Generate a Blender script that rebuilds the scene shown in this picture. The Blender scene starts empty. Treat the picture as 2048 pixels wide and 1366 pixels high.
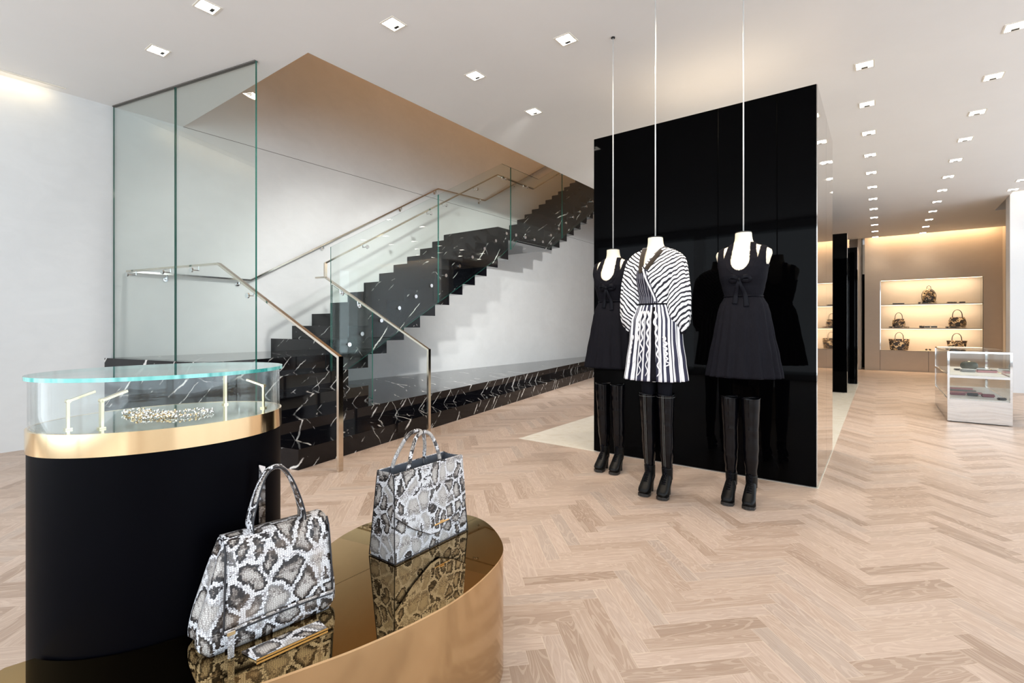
import bpy, bmesh, math, random
from mathutils import Vector, Matrix
random.seed(7)
PI = math.pi
sc = bpy.context.scene
COL = sc.collection

# ------------------------------------------------------------ camera
CAM_H = 1.2
F_PX, HORIZON = 990.0, 652.0
YAW = math.atan((1762 - 1024) / F_PX)
cd = bpy.data.cameras.new('camera'); cam = bpy.data.objects.new('camera', cd); COL.objects.link(cam)
cd.sensor_fit = 'HORIZONTAL'; cd.sensor_width = 36.0
cd.lens = 36.0 * F_PX / 2048.0
cd.shift_y = -(683 - HORIZON) / 2048.0
cd.clip_start = 0.02; cd.clip_end = 200
cam.location = (0, 0, CAM_H); cam.rotation_euler = (PI / 2, 0, YAW)
sc.camera = cam

# ------------------------------------------------------------ exposure and render behaviour
sc.view_settings.view_transform = 'Standard'; sc.view_settings.look = 'None'
sc.view_settings.gamma = 1; sc.view_settings.use_curve_mapping = False
sc.view_settings.exposure = 0.42
sc.cycles.max_bounces = 8; sc.cycles.diffuse_bounces = 4; sc.cycles.glossy_bounces = 5
sc.cycles.transparent_max_bounces = 16; sc.cycles.transmission_bounces = 6
sc.cycles.caustics_reflective = False; sc.cycles.caustics_refractive = False
sc.cycles.sample_clamp_indirect = 6.0

# ------------------------------------------------------------ world (daylight outside the shop windows)
w = bpy.data.worlds.new('world'); sc.world = w; w.use_nodes = True
bgn = w.node_tree.nodes['Background']; bgn.inputs['Color'].default_value = (0.80, 0.90, 1.0, 1); bgn.inputs['Strength'].default_value = 1.6

# ------------------------------------------------------------ daylight through the shop windows
def area(name, loc, rot, sx, sy, power, col):
    l = bpy.data.lights.new(name, 'AREA'); l.shape = 'RECTANGLE'; l.size = sx; l.size_y = sy; l.energy = power; l.color = col
    o = bpy.data.objects.new(name, l); o.location = loc; o.rotation_euler = rot; COL.objects.link(o); return o
DAY = (0.86, 0.93, 1.0)
area('window_daylight', (-1.0, -3.9, 1.75), (PI / 2, 0, 0), 9.5, 3.1, 190, DAY)          # faces +y
area('window_daylight', (5.8, 5.5, 1.75), (PI / 2, 0, PI / 2), 12.0, 3.1, 205, (0.76, 0.88, 1.0))       # faces -x
CEIL = 3.571

# ------------------------------------------------------------ node helpers
class NT:
    def __init__(s, name):
        s.m = bpy.data.materials.new(name); s.m.use_nodes = True
        s.t = s.m.node_tree; s.t.nodes.clear()
        s.out = s.t.nodes.new('ShaderNodeOutputMaterial')
        s._oc = None
    def n(s, typ, **kw):
        nd = s.t.nodes.new(typ)
        for k, v in kw.items(): setattr(nd, k, v)
        return nd
    def set(s, sock, v):
        if isinstance(v, bpy.types.NodeSocket): s.t.links.new(v, sock)
        elif v is not None:
            if hasattr(sock, 'default_value'):
                try: sock.default_value = v
                except Exception:
                    sock.default_value = (*v, 1) if len(v) == 3 else v[:3]
    def math(s, op, a, b=None, c=None, clamp=False):
        nd = s.n('ShaderNodeMath', operation=op); nd.use_clamp = clamp
        s.set(nd.inputs[0], a)
        if b is not None: s.set(nd.inputs[1], b)
        if c is not None: s.set(nd.inputs[2], c)
        return nd.outputs[0]
    def obj(s):
        if s._oc is None: s._oc = s.n('ShaderNodeTexCoord')
        return s._oc.outputs['Object']
    def uv(s):
        if s._oc is None: s._oc = s.n('ShaderNodeTexCoord')
        return s._oc.outputs['UV']
    def world(s):
        return s.n('ShaderNodeNewGeometry').outputs['Position']
    def sep(s, v):
        nd = s.n('ShaderNodeSeparateXYZ'); s.set(nd.inputs[0], v); return nd.outputs
    def comb(s, x, y, z=0.0):
        nd = s.n('ShaderNodeCombineXYZ'); s.set(nd.inputs[0], x); s.set(nd.inputs[1], y); s.set(nd.inputs[2], z); return nd.outputs[0]
    def vmul(s, v, k):
        nd = s.n('ShaderNodeVectorMath', operation='MULTIPLY'); s.set(nd.inputs[0], v); s.set(nd.inputs[1], k); return nd.outputs[0]
    def vadd(s, v, k):
        nd = s.n('ShaderNodeVectorMath', operation='ADD'); s.set(nd.inputs[0], v); s.set(nd.inputs[1], k); return nd.outputs[0]
    def vscale(s, v, k):
        nd = s.n('ShaderNodeVectorMath', operation='SCALE'); s.set(nd.inputs[0], v); s.set(nd.inputs['Scale'], k); return nd.outputs[0]
    def noise(s, v, scale, detail=3, rough=0.5, dist=0.0, color=False):
        nd = s.n('ShaderNodeTexNoise'); s.set(nd.inputs['Vector'], v); nd.inputs['Scale'].default_value = scale
        nd.inputs['Detail'].default_value = detail; nd.inputs['Roughness'].default_value = rough; nd.inputs['Distortion'].default_value = dist
        return nd.outputs['Color' if color else 'Fac']
    def voro(s, v, scale, feature='F1', out='Distance', rnd=1.0):
        nd = s.n('ShaderNodeTexVoronoi', feature=feature); s.set(nd.inputs['Vector'], v); nd.inputs['Scale'].default_value = scale
        nd.inputs['Randomness'].default_value = rnd
        return nd.outputs[out]
    def ramp(s, f, stops, interp='LINEAR'):
        nd = s.n('ShaderNodeValToRGB'); cr = nd.color_ramp; cr.interpolation = interp
        while len(cr.elements) < len(stops): cr.elements.new(0.5)
        for e, (p, c) in zip(cr.elements, stops):
            e.position = p; e.color = (*c, 1) if not isinstance(c, (int, float)) else (c, c, c, 1)
        s.set(nd.inputs[0], f); return nd.outputs[0]
    def mix(s, f, a, b, mode='MIX'):
        nd = s.n('ShaderNodeMix', data_type='RGBA', blend_type=mode)
        s.set(nd.inputs[0], f)
        for i, v in ((6, a), (7, b)):
            if isinstance(v, tuple) and len(v) == 3: v = (*v, 1)
            s.set(nd.inputs[i], v)
        return nd.outputs[2]
    def bump(s, h, strength=0.3, dist=0.002):
        nd = s.n('ShaderNodeBump'); s.set(nd.inputs['Height'], h); nd.inputs['Strength'].default_value = strength; nd.inputs['Distance'].default_value = dist
        return nd.outputs[0]
    def pbr(s, col, rough=0.5, metal=0.0, spec=0.5, normal=None, **kw):
        b = s.n('ShaderNodeBsdfPrincipled')
        if isinstance(col, tuple) and len(col) == 3: col = (*col, 1)
        s.set(b.inputs['Base Color'], col); s.set(b.inputs['Roughness'], rough); s.set(b.inputs['Metallic'], metal)
        b.inputs['Specular IOR Level'].default_value = spec
        if normal is not None: s.set(b.inputs['Normal'], normal)
        for k, v in kw.items(): s.set(b.inputs[k], v)
        s.t.links.new(b.outputs[0], s.out.inputs[0]); return s.m

def flat(name, col, rough=0.5, metal=0.0, spec=0.5, var=0.04, sc_=30):
    t = NT(name); n = t.noise(t.obj(), sc_, 3)
    c = t.mix(n, tuple(max(0, x * (1 - var)) for x in col), tuple(min(1, x * (1 + var)) for x in col))
    return t.pbr(c, rough, metal, spec)

def emit(name, col, strength):
    t = NT(name); e = t.n('ShaderNodeEmission'); e.inputs[0].default_value = (*col, 1); e.inputs[1].default_value = strength
    t.t.links.new(e.outputs[0], t.out.inputs[0]); return t.m

def glass(name, tint=(0.9, 0.95, 0.93), ior=1.5, rough=0.0, gloss=1.0):
    t = NT(name); tr = t.n('ShaderNodeBsdfTransparent'); tr.inputs[0].default_value = (*tint, 1)
    g = t.n('ShaderNodeBsdfGlossy'); g.inputs['Roughness'].default_value = rough; g.inputs[0].default_value = (gloss, gloss, gloss, 1)
    lw = t.n('ShaderNodeLayerWeight'); lw.inputs[0].default_value = 0.5
    f5 = t.math('ADD', 0.022, t.math('MULTIPLY', t.math('POWER', lw.outputs['Facing'], 4.2), 0.9))
    mx = t.n('ShaderNodeMixShader'); t.t.links.new(f5, mx.inputs[0]); t.t.links.new(tr.outputs[0], mx.inputs[1]); t.t.links.new(g.outputs[0], mx.inputs[2])
    t.t.links.new(mx.outputs[0], t.out.inputs[0]); return t.m

# ------------------------------------------------------------ materials
def plaster(name, a, b, rough=0.42):
    t = NT(name); p = t.world()
    n1 = t.noise(p, 0.9, 5, 0.6, 0.6); n2 = t.noise(t.vmul(p, (1, 1, 1.7)), 3.0, 4, 0.65, 1.0)
    f = t.math('ADD', t.math('MULTIPLY', n1, 0.6), t.math('MULTIPLY', n2, 0.4))
    c = t.ramp(f, [(0.3, a), (0.7, b)])
    return t.pbr(c, t.ramp(n2, [(0.3, rough - 0.08), (0.7, rough + 0.08)]), 0, 0.35, t.bump(n2, 0.05, 0.01))
M = {}
M['plaster'] = plaster('polished_plaster', (0.66, 0.665, 0.66), (0.745, 0.75, 0.745))
M['warm_plaster'] = plaster('warm_plaster', (0.56, 0.47, 0.38), (0.62, 0.53, 0.44))
M['ceiling'] = plaster('ceiling_paint', (0.86, 0.85, 0.84), (0.89, 0.88, 0.87), 0.7)
M['white_paint'] = flat('white_paint', (0.80, 0.81, 0.83), 0.5, var=0.01)
M['joint'] = flat('shadow_joint', (0.12, 0.11, 0.10), 0.8)

def herringbone():
    t = NT('herringbone_oak'); p = t.sep(t.world()); x, y = p[0], p[1]
    W = 0.0753
    u = t.math('MULTIPLY', t.math('ADD', x, y), 0.70710678); v = t.math('MULTIPLY', t.math('SUBTRACT', y, x), 0.70710678)
    U = t.math('DIVIDE', t.math('SUBTRACT', u, 0.4646), W); V = t.math('DIVIDE', t.math('SUBTRACT', v, 2.331), W)
    i = t.math('FLOOR', U); j = t.math('FLOOR', V); fu = t.math('FRACT', U); fv = t.math('FRACT', V)
    k = t.math('FLOORED_MODULO', t.math('SUBTRACT', i, j), 12.0)
    isV = t.math('GREATER_THAN', k, 5.5); isH = t.math('SUBTRACT', 1.0, isV)
    def sel(a, b): return t.math('ADD', t.math('MULTIPLY', a, isH), t.math('MULTIPLY', b, isV))
    ik = t.math('SUBTRACT', i, k); j0 = t.math('SUBTRACT', j, t.math('SUBTRACT', 11.0, k))
    idx = sel(ik, i); idy = sel(j, t.math('ADD', j0, 0.5))
    al = sel(t.math('SUBTRACT', U, ik), t.math('SUBTRACT', V, j0)); ac = sel(fv, fu)
    d = t.math('MINIMUM', t.math('MINIMUM', ac, t.math('SUBTRACT', 1.0, ac)), t.math('MINIMUM', al, t.math('SUBTRACT', 6.0, al)))
    wn = t.n('ShaderNodeTexWhiteNoise', noise_dimensions='3D'); t.set(wn.inputs['Vector'], t.comb(idx, idy, isV))
    r = wn.outputs['Value']; rc = wn.outputs['Color']
    off = t.vscale(rc, 37.0)
    g = t.vadd(t.comb(t.math('MULTIPLY', al, 0.16), ac, 0.0), off)
    n1 = t.noise(g, 3.0, 4, 0.6, 1.6); n2 = t.noise(t.vmul(g, (1.2, 9.0, 1)), 3.0, 4, 0.6, 0.4)
    rings = t.math('PINGPONG', t.math('MULTIPLY', t.noise(g, 0.9, 2, 0.45, 0.8), 26.0), 1.0)
    base = t.ramp(r, [(0.0, (0.345, 0.25, 0.19)), (0.2, (0.43, 0.32, 0.25)), (0.45, (0.50, 0.385, 0.31)), (0.8, (0.56, 0.435, 0.36)), (1.0, (0.45, 0.365, 0.31))])
    c = t.mix(t.math('MULTIPLY', t.math('SUBTRACT', n1, 0.35), 0.95), base, (0.33, 0.21, 0.145))
    c = t.mix(t.math('MULTIPLY', t.math('GREATER_THAN', rings, 0.70), 0.26), c, (0.72, 0.60, 0.50))
    c = t.mix(t.math('MULTIPLY', t.math('SUBTRACT', n2, 0.46), 0.95), c, (0.68, 0.56, 0.47))
    seam = t.ramp(d, [(0.0, 1.0), (0.035, 0.0)])
    c = t.mix(t.math('MULTIPLY', seam, t.ramp(r, [(0.3, 0.15), (0.8, 0.75)])), c, (0.80, 0.68, 0.55))
    c = t.mix(t.math('MULTIPLY', t.ramp(d, [(0.0, 1.0), (0.012, 0.0)]), 0.35), c, (0.22, 0.14, 0.09))
    rg = t.math('ADD', 0.30, t.math('MULTIPLY', n2, 0.18))
    return t.pbr(c, rg, 0, 0.45, t.bump(t.math('ADD', t.math('MULTIPLY', n2, 0.3), t.ramp(d, [(0.0, 0.0), (0.03, 1.0)])), 0.12, 0.002))
M['floor'] = herringbone()

def inlay():
    t = NT('cream_marble_inlay'); p = t.world()
    n = t.noise(p, 3.5, 6, 0.65, 1.2); v = t.voro(t.vadd(p, t.vscale(t.noise(p, 5, 3, 0.5, 0, True), 0.15)), 6.0)
    c = t.ramp(n, [(0.3, (0.80, 0.74, 0.62)), (0.55, (0.86, 0.82, 0.72)), (0.75, (0.76, 0.68, 0.52))])
    c = t.mix(t.ramp(v, [(0.1, 0.35), (0.3, 0.0)]), c, (0.66, 0.58, 0.42))
    return t.pbr(c, 0.12, 0, 0.5)
M['inlay'] = inlay()

def marble(name, seed, dn=0.0):
    t = NT(name); p = t.vadd(t.world(), (seed, seed * 0.7, -seed * 0.4))
    warp = t.vadd(p, t.vscale(t.noise(p, 1.6, 4, 0.55, 0, True), 0.55))
    warp = t.vadd(p, t.vscale(t.noise(p, 2.4, 5, 0.7, 0, True), 0.09))
    def vein(d, freq, thick, msk, mthr):
        ws = t.sep(warp)
        q = t.math('ADD', t.math('ADD', t.math('MULTIPLY', ws[0], d[0]), t.math('MULTIPLY', ws[1], d[1])), t.math('MULTIPLY', ws[2], d[2]))
        q = t.math('ADD', t.math('MULTIPLY', q, freq), t.math('MULTIPLY', t.noise(p, 0.9, 2), 1.3))
        e = t.math('ABSOLUTE', t.math('SUBTRACT', t.math('FRACT', q), 0.5))
        m = t.ramp(t.noise(t.vadd(p, (freq, 0, 0)), msk, 4, 0.65), [(mthr + dn, 0.0), (mthr + dn + 0.06, 1.0)])
        return t.math('MULTIPLY', t.ramp(e, [(0.0, 1.0), (thick * 0.6, 0.7), (thick, 0.0)]), m)
    a = vein((0.25, 0.72, -0.62), 3.1, 0.030, 1.7, 0.50)
    b = vein((0.35, 0.62, -0.62), 7.3, 0.035, 2.3, 0.53)
    c2 = vein((-0.3, 0.75, 0.55), 4.3, 0.016, 2.6, 0.55)
    f = t.math('MAXIMUM', t.math('MAXIMUM', a, t.math('MULTIPLY', b, 0.8)), t.math('MULTIPLY', c2, 0.6))
    patch = t.ramp(t.noise(t.vmul(warp, (1, 0.8, 1.5)), 2.6, 5, 0.7, 0.6), [(0.725, 0.0), (0.745, 0.8)])
    f = t.math('MAXIMUM', f, patch)
    basec = t.ramp(t.noise(p, 2.0, 4), [(0.3, (0.002, 0.002, 0.003)), (0.8, (0.006, 0.006, 0.008))])
    c = t.mix(f, basec, (0.82, 0.80, 0.76))
    return t.pbr(c, 0.06, 0, 0.35)
M['marble'] = marble('black_marble', 0.0)
M['marble2'] = marble('black_marble_flight', 5.3, 0.065)

M['black_glass'] = flat('black_lacquered_glass', (0.0006, 0.0006, 0.0008), 0.03, 0, 0.04, 0)
M['mirror_side'] = flat('bronze_mirror', (0.56, 0.53, 0.50), 0.025, 1.0, 0.5, 0.0)
M['mirror'] = flat('clear_mirror', (0.62, 0.61, 0.60), 0.03, 1.0, 0.5, 0.0)
M['nickel'] = flat('polished_nickel', (0.74, 0.66, 0.56), 0.10, 1.0, 0.5, 0.02)
M['chrome'] = flat('chrome', (0.85, 0.85, 0.87), 0.06, 1.0, 0.5, 0.0)
M['gold'] = flat('polished_gold', (0.93, 0.71, 0.43), 0.12, 1.0, 0.5, 0.0)
M['table_gold'] = flat('brass_sheet', (0.58, 0.42, 0.24), 0.13, 1.0, 0.5, 0.0)
M['pale_gold'] = flat('pale_gold', (0.74, 0.66, 0.44), 0.22, 1.0, 0.5, 0.0)
M['bronze_mirror'] = flat('bronze_mirror_top', (0.42, 0.275, 0.11), 0.015, 1.0, 0.5, 0.0)
M['black_leather'] = flat('matt_black_leather', (0.001, 0.001, 0.002), 0.45, 0, 0.035, 0.1)
M['glass'] = glass('clear_glass', (0.935, 0.96, 0.948))
M['thin_glass'] = glass('thin_clear_glass', (0.955, 0.97, 0.965))
M['glass_edge'] = flat('green_glass_edge', (0.02, 0.13, 0.10), 0.08, 0, 0.8, 0.1)
def teal():
    t = NT('teal_glass_edge'); n = t.noise(t.vmul(t.obj(), (1, 1, 0.01)), 26, 2)
    return t.pbr(t.ramp(n, [(0.35, (0.02, 0.30, 0.27)), (0.5, (0.22, 0.62, 0.57)), (0.65, (0.10, 0.44, 0.40))]), 0.08, 0, 0.8)
M['teal_edge'] = teal()
M['case_floor'] = flat('bronze_tinted_mirror', (0.52, 0.52, 0.46), 0.06, 1.0, 0.5, 0.0)
M['mannequin'] = flat('cream_linen_form', (0.86, 0.76, 0.60), 0.6, 0, 0.3, 0.03)
M['white_metal'] = flat('white_cable', (0.75, 0.74, 0.72), 0.35, 0.2)
M['black_plastic'] = flat('black_cap', (0.012, 0.011, 0.010), 0.4)
M['lamp_on'] = emit('lamp_glow', (1.0, 0.93, 0.82), 22.0)
M['lamp_frame'] = flat('lamp_trim', (0.85, 0.80, 0.70), 0.5)
M['strip'] = emit('warm_strip_glow', (1.0, 0.74, 0.46), 4.0)

def cloth(name, a, b, rough=0.75, sheen=0.3, scale=220):
    t = NT(name); n = t.noise(t.vmul(t.obj(), (1, 1, 0.15)), scale, 2)
    return t.pbr(t.mix(n, a, b), rough, 0, 0.06, t.bump(n, 0.1, 0.001), **{'Sheen Weight': sheen})
M['black_cloth'] = cloth('black_crepe', (0.004, 0.004, 0.006), (0.010, 0.0095, 0.013), 0.8, 0.0)
M['black_satin'] = cloth('black_satin', (0.003, 0.003, 0.005), (0.007, 0.007, 0.010), 0.35, 0.0)
M['boot_leather'] = flat('black_stretch_leather', (0.0015, 0.0015, 0.0025), 0.18, 0, 0.22, 0.2, 12)
M['boot_suede'] = flat('black_boot_foot', (0.002, 0.002, 0.002), 0.4, 0, 0.2, 0.2, 60)
M['stitch'] = flat('pale_stitching', (0.30, 0.30, 0.28), 0.6)

def stripes_blouse():
    t = NT('diagonal_stripe_silk'); p = t.sep(t.obj())
    ax = t.math('ABSOLUTE', p[0]); n = t.noise(t.obj(), 9, 3)
    q = t.math('SUBTRACT', t.math('MULTIPLY', p[2], 0.80), t.math('MULTIPLY', ax, 0.75))
    q = t.math('ADD', t.math('ADD', q, t.math('MULTIPLY', p[1], 0.25)), t.math('MULTIPLY', n, 0.045))
    f = t.math('FRACT', t.math('DIVIDE', q, 0.027))
    c = t.ramp(f, [(0.0, (0.012, 0.012, 0.02)), (0.36, (0.012, 0.012, 0.02)), (0.42, (0.84, 0.84, 0.86)), (0.94, (0.84, 0.84, 0.86)), (1.0, (0.012, 0.012, 0.02))])
    return t.pbr(c, 0.6, 0, 0.3)
def stripes_skirt():
    t = NT('vertical_stripe_silk'); p = t.sep(t.uv())
    x = t.math('ADD', t.math('MULTIPLY', p[0], 34.0), t.math('MULTIPLY', t.noise(t.vmul(t.uv(), (30, 3, 1)), 1.0, 2), 0.25))
    f = t.math('FRACT', x)
    wn = t.n('ShaderNodeTexWhiteNoise', noise_dimensions='1D'); t.set(wn.inputs['W'], t.math('FLOOR', x))
    th = t.math('ADD', 0.32, t.math('MULTIPLY', wn.outputs['Value'], 0.42))
    c = t.mix(t.math('GREATER_THAN', f, th), (0.02, 0.02, 0.045), (0.82, 0.82, 0.85))
    return t.pbr(c, 0.6, 0, 0.3)
def stripes_panel():
    t = NT('dark_pinstripe_silk'); p = t.sep(t.uv())
    x = t.math('MULTIPLY', p[0], 62.0); f = t.math('FRACT', x)
    c = t.mix(t.math('GREATER_THAN', f, 0.86), (0.016, 0.015, 0.028), (0.45, 0.45, 0.5))
    return t.pbr(c, 0.55, 0, 0.3)
M['stripe_diag'] = stripes_blouse(); M['stripe_vert'] = stripes_skirt(); M['stripe_dark'] = stripes_panel()
M['white_silk'] = flat('white_silk', (0.80, 0.80, 0.83), 0.6)
M['collar'] = cloth('dark_collar', (0.020, 0.014, 0.010), (0.035, 0.025, 0.018))

def snake(name, off, warm, CS=18.0):
    t = NT(name); p0 = t.vadd(t.obj(), off)
    FS = 185.0
    p = t.vmul(t.voro(t.vmul(p0, (1, 1, 1.25)), FS, 'F1', 'Position', 0.5), (1, 1, 0.8))   # every scale takes one value
    wp = t.vadd(p, t.vscale(t.noise(p, 20, 2, 0.5, 0, True), 0.030))
    wp = t.vmul(wp, (1.0, 1.0, 0.78))
    e = t.voro(wp, CS, 'DISTANCE_TO_EDGE')
    e = t.math('ADD', e, t.math('MULTIPLY', t.math('SUBTRACT', t.noise(p, 60, 2), 0.5), 0.06))
    sepc = t.n('ShaderNodeSeparateColor'); t.set(sepc.inputs[0], t.voro(wp, CS, 'F1', 'Color'))
    big = t.noise(p0, 9, 2)
    pale = t.ramp(sepc.outputs[0], [(0.72, 0.0), (0.8, 0.75)])
    c = t.ramp(e, [(0.0, (0.86, 0.87, 0.90)), (0.060, (0.80, 0.80, 0.83)), (0.075, (0.012, 0.010, 0.012)), (0.150, (0.020, 0.016, 0.016)), (0.180, (0.22, 0.19, 0.17)), (0.23, (0.48, 0.45, 0.42)), (0.42, (0.66, 0.63, 0.59))])
    c = t.mix(pale, c, t.mix(t.ramp(e, [(0.06, 0.0), (0.14, 1.0)]), (0.78, 0.78, 0.80), (0.60, 0.57, 0.54)))
    c = t.mix(t.ramp(big, [(0.54, 0.0), (0.74, 0.45)]), c, warm)
    sd_ = t.voro(t.vmul(p0, (1, 1, 1.25)), FS, 'DISTANCE_TO_EDGE', rnd=0.5)
    line = t.ramp(sd_, [(0.02, 0.0), (0.13, 1.0)])
    c = t.mix(t.math('SUBTRACT', 1.0, line), c, t.vmul(c, (0.30, 0.27, 0.27)))
    return t.pbr(c, 0.34, 0, 0.5, t.bump(line, 0.4, 0.0015))
M['snake_a'] = snake('python_leather', (0.3, 0.1, 0.2), (0.50, 0.36, 0.26))
M['snake_b'] = snake('python_leather_pale', (1.7, 0.6, 0.9), (0.66, 0.63, 0.60), 22.0)
M['piping'] = flat('black_edge_piping', (0.006, 0.006, 0.010), 0.4)
M['lining'] = flat('slate_lining', (0.09, 0.10, 0.12), 0.7)

def camo(name, off):
    t = NT(name); p = t.vadd(t.obj(), off)
    n = t.noise(p, 15, 3, 0.6, 1.2); n2 = t.noise(t.vadd(p, (3, 1, 2)), 26, 3, 0.6, 0.8)
    c = t.ramp(n, [(0.47, (0.020, 0.011, 0.007)), (0.52, (0.09, 0.045, 0.02)), (0.56, (0.55, 0.36, 0.17)), (0.66, (0.85, 0.70, 0.48))])
    c = t.mix(t.ramp(n2, [(0.58, 0.0), (0.62, 1.0)]), c, (0.04, 0.03, 0.018))
    return t.pbr(c, 0.4, 0, 0.5)
M['floral'] = camo('brown_floral_print', (0, 0, 0)); M['floral2'] = camo('brown_floral_print_shifted', (2, 5, 1))
M['dark_brown'] = flat('dark_brown_leather', (0.025, 0.014, 0.008), 0.35)
M['olive'] = flat('olive_leather', (0.06, 0.06, 0.04), 0.35)
M['grey_leather'] = flat('grey_leather', (0.22, 0.21, 0.20), 0.4)
M['pink_leather'] = flat('dusty_pink_leather', (0.55, 0.26, 0.27), 0.4)
M['plum_leather'] = flat('plum_leather', (0.22, 0.06, 0.08), 0.4)
M['black_item'] = flat('black_leather_item', (0.012, 0.012, 0.016), 0.35)
M['white_item'] = flat('white_leather_item', (0.8, 0.79, 0.77), 0.4)
M['shelf_board'] = flat('pale_shelf', (0.72, 0.64, 0.52), 0.3)
M['red_cloth'] = flat('russet_cloth', (0.25, 0.05, 0.03), 0.7)
M['tray'] = flat('pale_display_tray', (0.80, 0.78, 0.74), 0.35)

# ------------------------------------------------------------ mesh helpers
def addo(name, bm, mats, parent=None, smooth=False, auto=None):
    me = bpy.data.meshes.new(name); bm.normal_update(); bm.to_mesh(me); bm.free()
    if not isinstance(mats, (list, tuple)): mats = [mats]
    for m in mats: me.materials.append(M[m] if isinstance(m, str) else m)
    o = bpy.data.objects.new(name, me); COL.objects.link(o)
    if parent is not None: o.parent = parent
    if smooth:
        for p in me.polygons: p.use_smooth = True
    if auto is not None:
        for p in me.polygons: p.use_smooth = True
        me.set_sharp_from_angle(angle=math.radians(auto))
    return o
def tag(o, label=None, cat=None, group=None, kind=None):
    if label: o['label'] = label
    if cat: o['category'] = cat
    if group: o['group'] = group
    if kind: o['kind'] = kind
    return o
def empty(name, loc=(0, 0, 0), rz=0.0, label=None, cat=None, group=None):
    o = bpy.data.objects.new(name, None); COL.objects.link(o); o.location = loc; o.rotation_euler = (0, 0, rz); o.empty_display_size = 0.1
    return tag(o, label, cat, group)
def box(bm, x0, x1, y0, y1, z0, z1, mi=0, bev=0.0):
    x0, x1 = min(x0, x1), max(x0, x1); y0, y1 = min(y0, y1), max(y0, y1); z0, z1 = min(z0, z1), max(z0, z1)
    if bev > 0:
        b2 = bmesh.new(); box(b2, x0, x1, y0, y1, z0, z1, mi)
        bmesh.ops.bevel(b2, geom=list(b2.edges), offset=bev, segments=2, affect='EDGES')
        merge(bm, b2, mi); return
    v = [bm.verts.new(c) for c in ((x0, y0, z0), (x1, y0, z0), (x1, y1, z0), (x0, y1, z0), (x0, y0, z1), (x1, y0, z1), (x1, y1, z1), (x0, y1, z1))]
    for f in ((0, 3, 2, 1), (4, 5, 6, 7), (0, 1, 5, 4), (1, 2, 6, 5), (2, 3, 7, 6), (3, 0, 4, 7)):
        bm.faces.new([v[i] for i in f]).material_index = mi
def merge(bm, b2, mi=None, mat=None):
    mp = {}
    for v in b2.verts: mp[v] = bm.verts.new(mat @ v.co if mat else v.co)
    for f in b2.faces:
        nf = bm.faces.new([mp[v] for v in f.verts]); nf.material_index = f.material_index if mi is None else mi; nf.smooth = f.smooth
    b2.free()
def prism(bm, pts, z0, z1, mi=0, side_mi=None):
    """pts: list of (x,y) ccw; extruded in z"""
    side_mi = mi if side_mi is None else side_mi
    a = [bm.verts.new((x, y, z0)) for x, y in pts]; b = [bm.verts.new((x, y, z1)) for x, y in pts]
    n = len(pts)
    bm.faces.new(b).material_index = mi; bm.faces.new(a[::-1]).material_index = mi
    for i in range(n):
        bm.faces.new((a[i], a[(i + 1) % n], b[(i + 1) % n], b[i])).material_index = side_mi
def slab3(bm, pts, dvec, mi=0, side_mi=None):
    """pts: 3D polygon, thickened along dvec"""
    side_mi = mi if side_mi is None else side_mi
    d = Vector(dvec)
    a = [bm.verts.new(Vector(p)) for p in pts]; b = [bm.verts.new(Vector(p) + d) for p in pts]
    n = len(pts)
    bm.faces.new(b).material_index = mi; bm.faces.new(a[::-1]).material_index = mi
    for i in range(n):
        bm.faces.new((a[i], a[(i + 1) % n], b[(i + 1) % n], b[i])).material_index = side_mi
    bmesh.ops.recalc_face_normals(bm, faces=bm.faces)
def frames_along(pts, up=Vector((0, 0, 1)), closed=False):
    P = [Vector(p) for p in pts]; out = []
    n = len(P); prev = None
    for i in range(n):
        if closed: t = (P[(i + 1) % n] - P[i - 1]).normalized()
        elif i == 0: t = (P[1] - P[0]).normalized()
        elif i == n - 1: t = (P[-1] - P[-2]).normalized()
        else: t = ((P[i + 1] - P[i]).normalized() + (P[i] - P[i - 1]).normalized()).normalized()
        u = up if prev is None else prev
        s = t.cross(u)
        if s.length < 1e-4: s = t.cross(Vector((1, 0.1, 0)))
        s.normalize(); nrm = s.cross(t).normalized(); prev = nrm
        out.append((P[i], t, s, nrm))
    return out
def sweep(bm, pts, ra, rb=None, seg=10, closed=False, square=False, up=Vector((0, 0, 1)), mi=0, cap=True):
    """ra: radius sideways (or list), rb radius along normal"""
    fr = frames_along(pts, up, closed); rings = []
    n = len(fr)
    for i, (p, t, s, nn) in enumerate(fr):
        a = ra[i] if isinstance(ra, (list, tuple)) else ra
        b = (rb[i] if isinstance(rb, (list, tuple)) else rb) if rb is not None else a
        k = 1.0
        if square and 0 < i < n - 1 and not closed:
            d1 = (fr[i][0] - fr[i - 1][0]).normalized(); c = max(0.35, d1.dot(t)); k = 1 / c
        if square: co = [(-a, -b * k), (a, -b * k), (a, b * k), (-a, b * k)]
        else: co = [(a * math.cos(2 * PI * j / seg), b * math.sin(2 * PI * j / seg)) for j in range(seg)]
        rings.append([bm.verts.new(p + s * x + nn * y) for x, y in co])
    m = len(rings[0])
    for i in range(n if closed else n - 1):
        A, B = rings[i], rings[(i + 1) % n]
        for j in range(m):
            f = bm.faces.new((A[j], A[(j + 1) % m], B[(j + 1) % m], B[j])); f.material_index = mi
    if cap and not closed:
        bm.faces.new(rings[0][::-1]).material_index = mi; bm.faces.new(rings[-1]).material_index = mi
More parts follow.
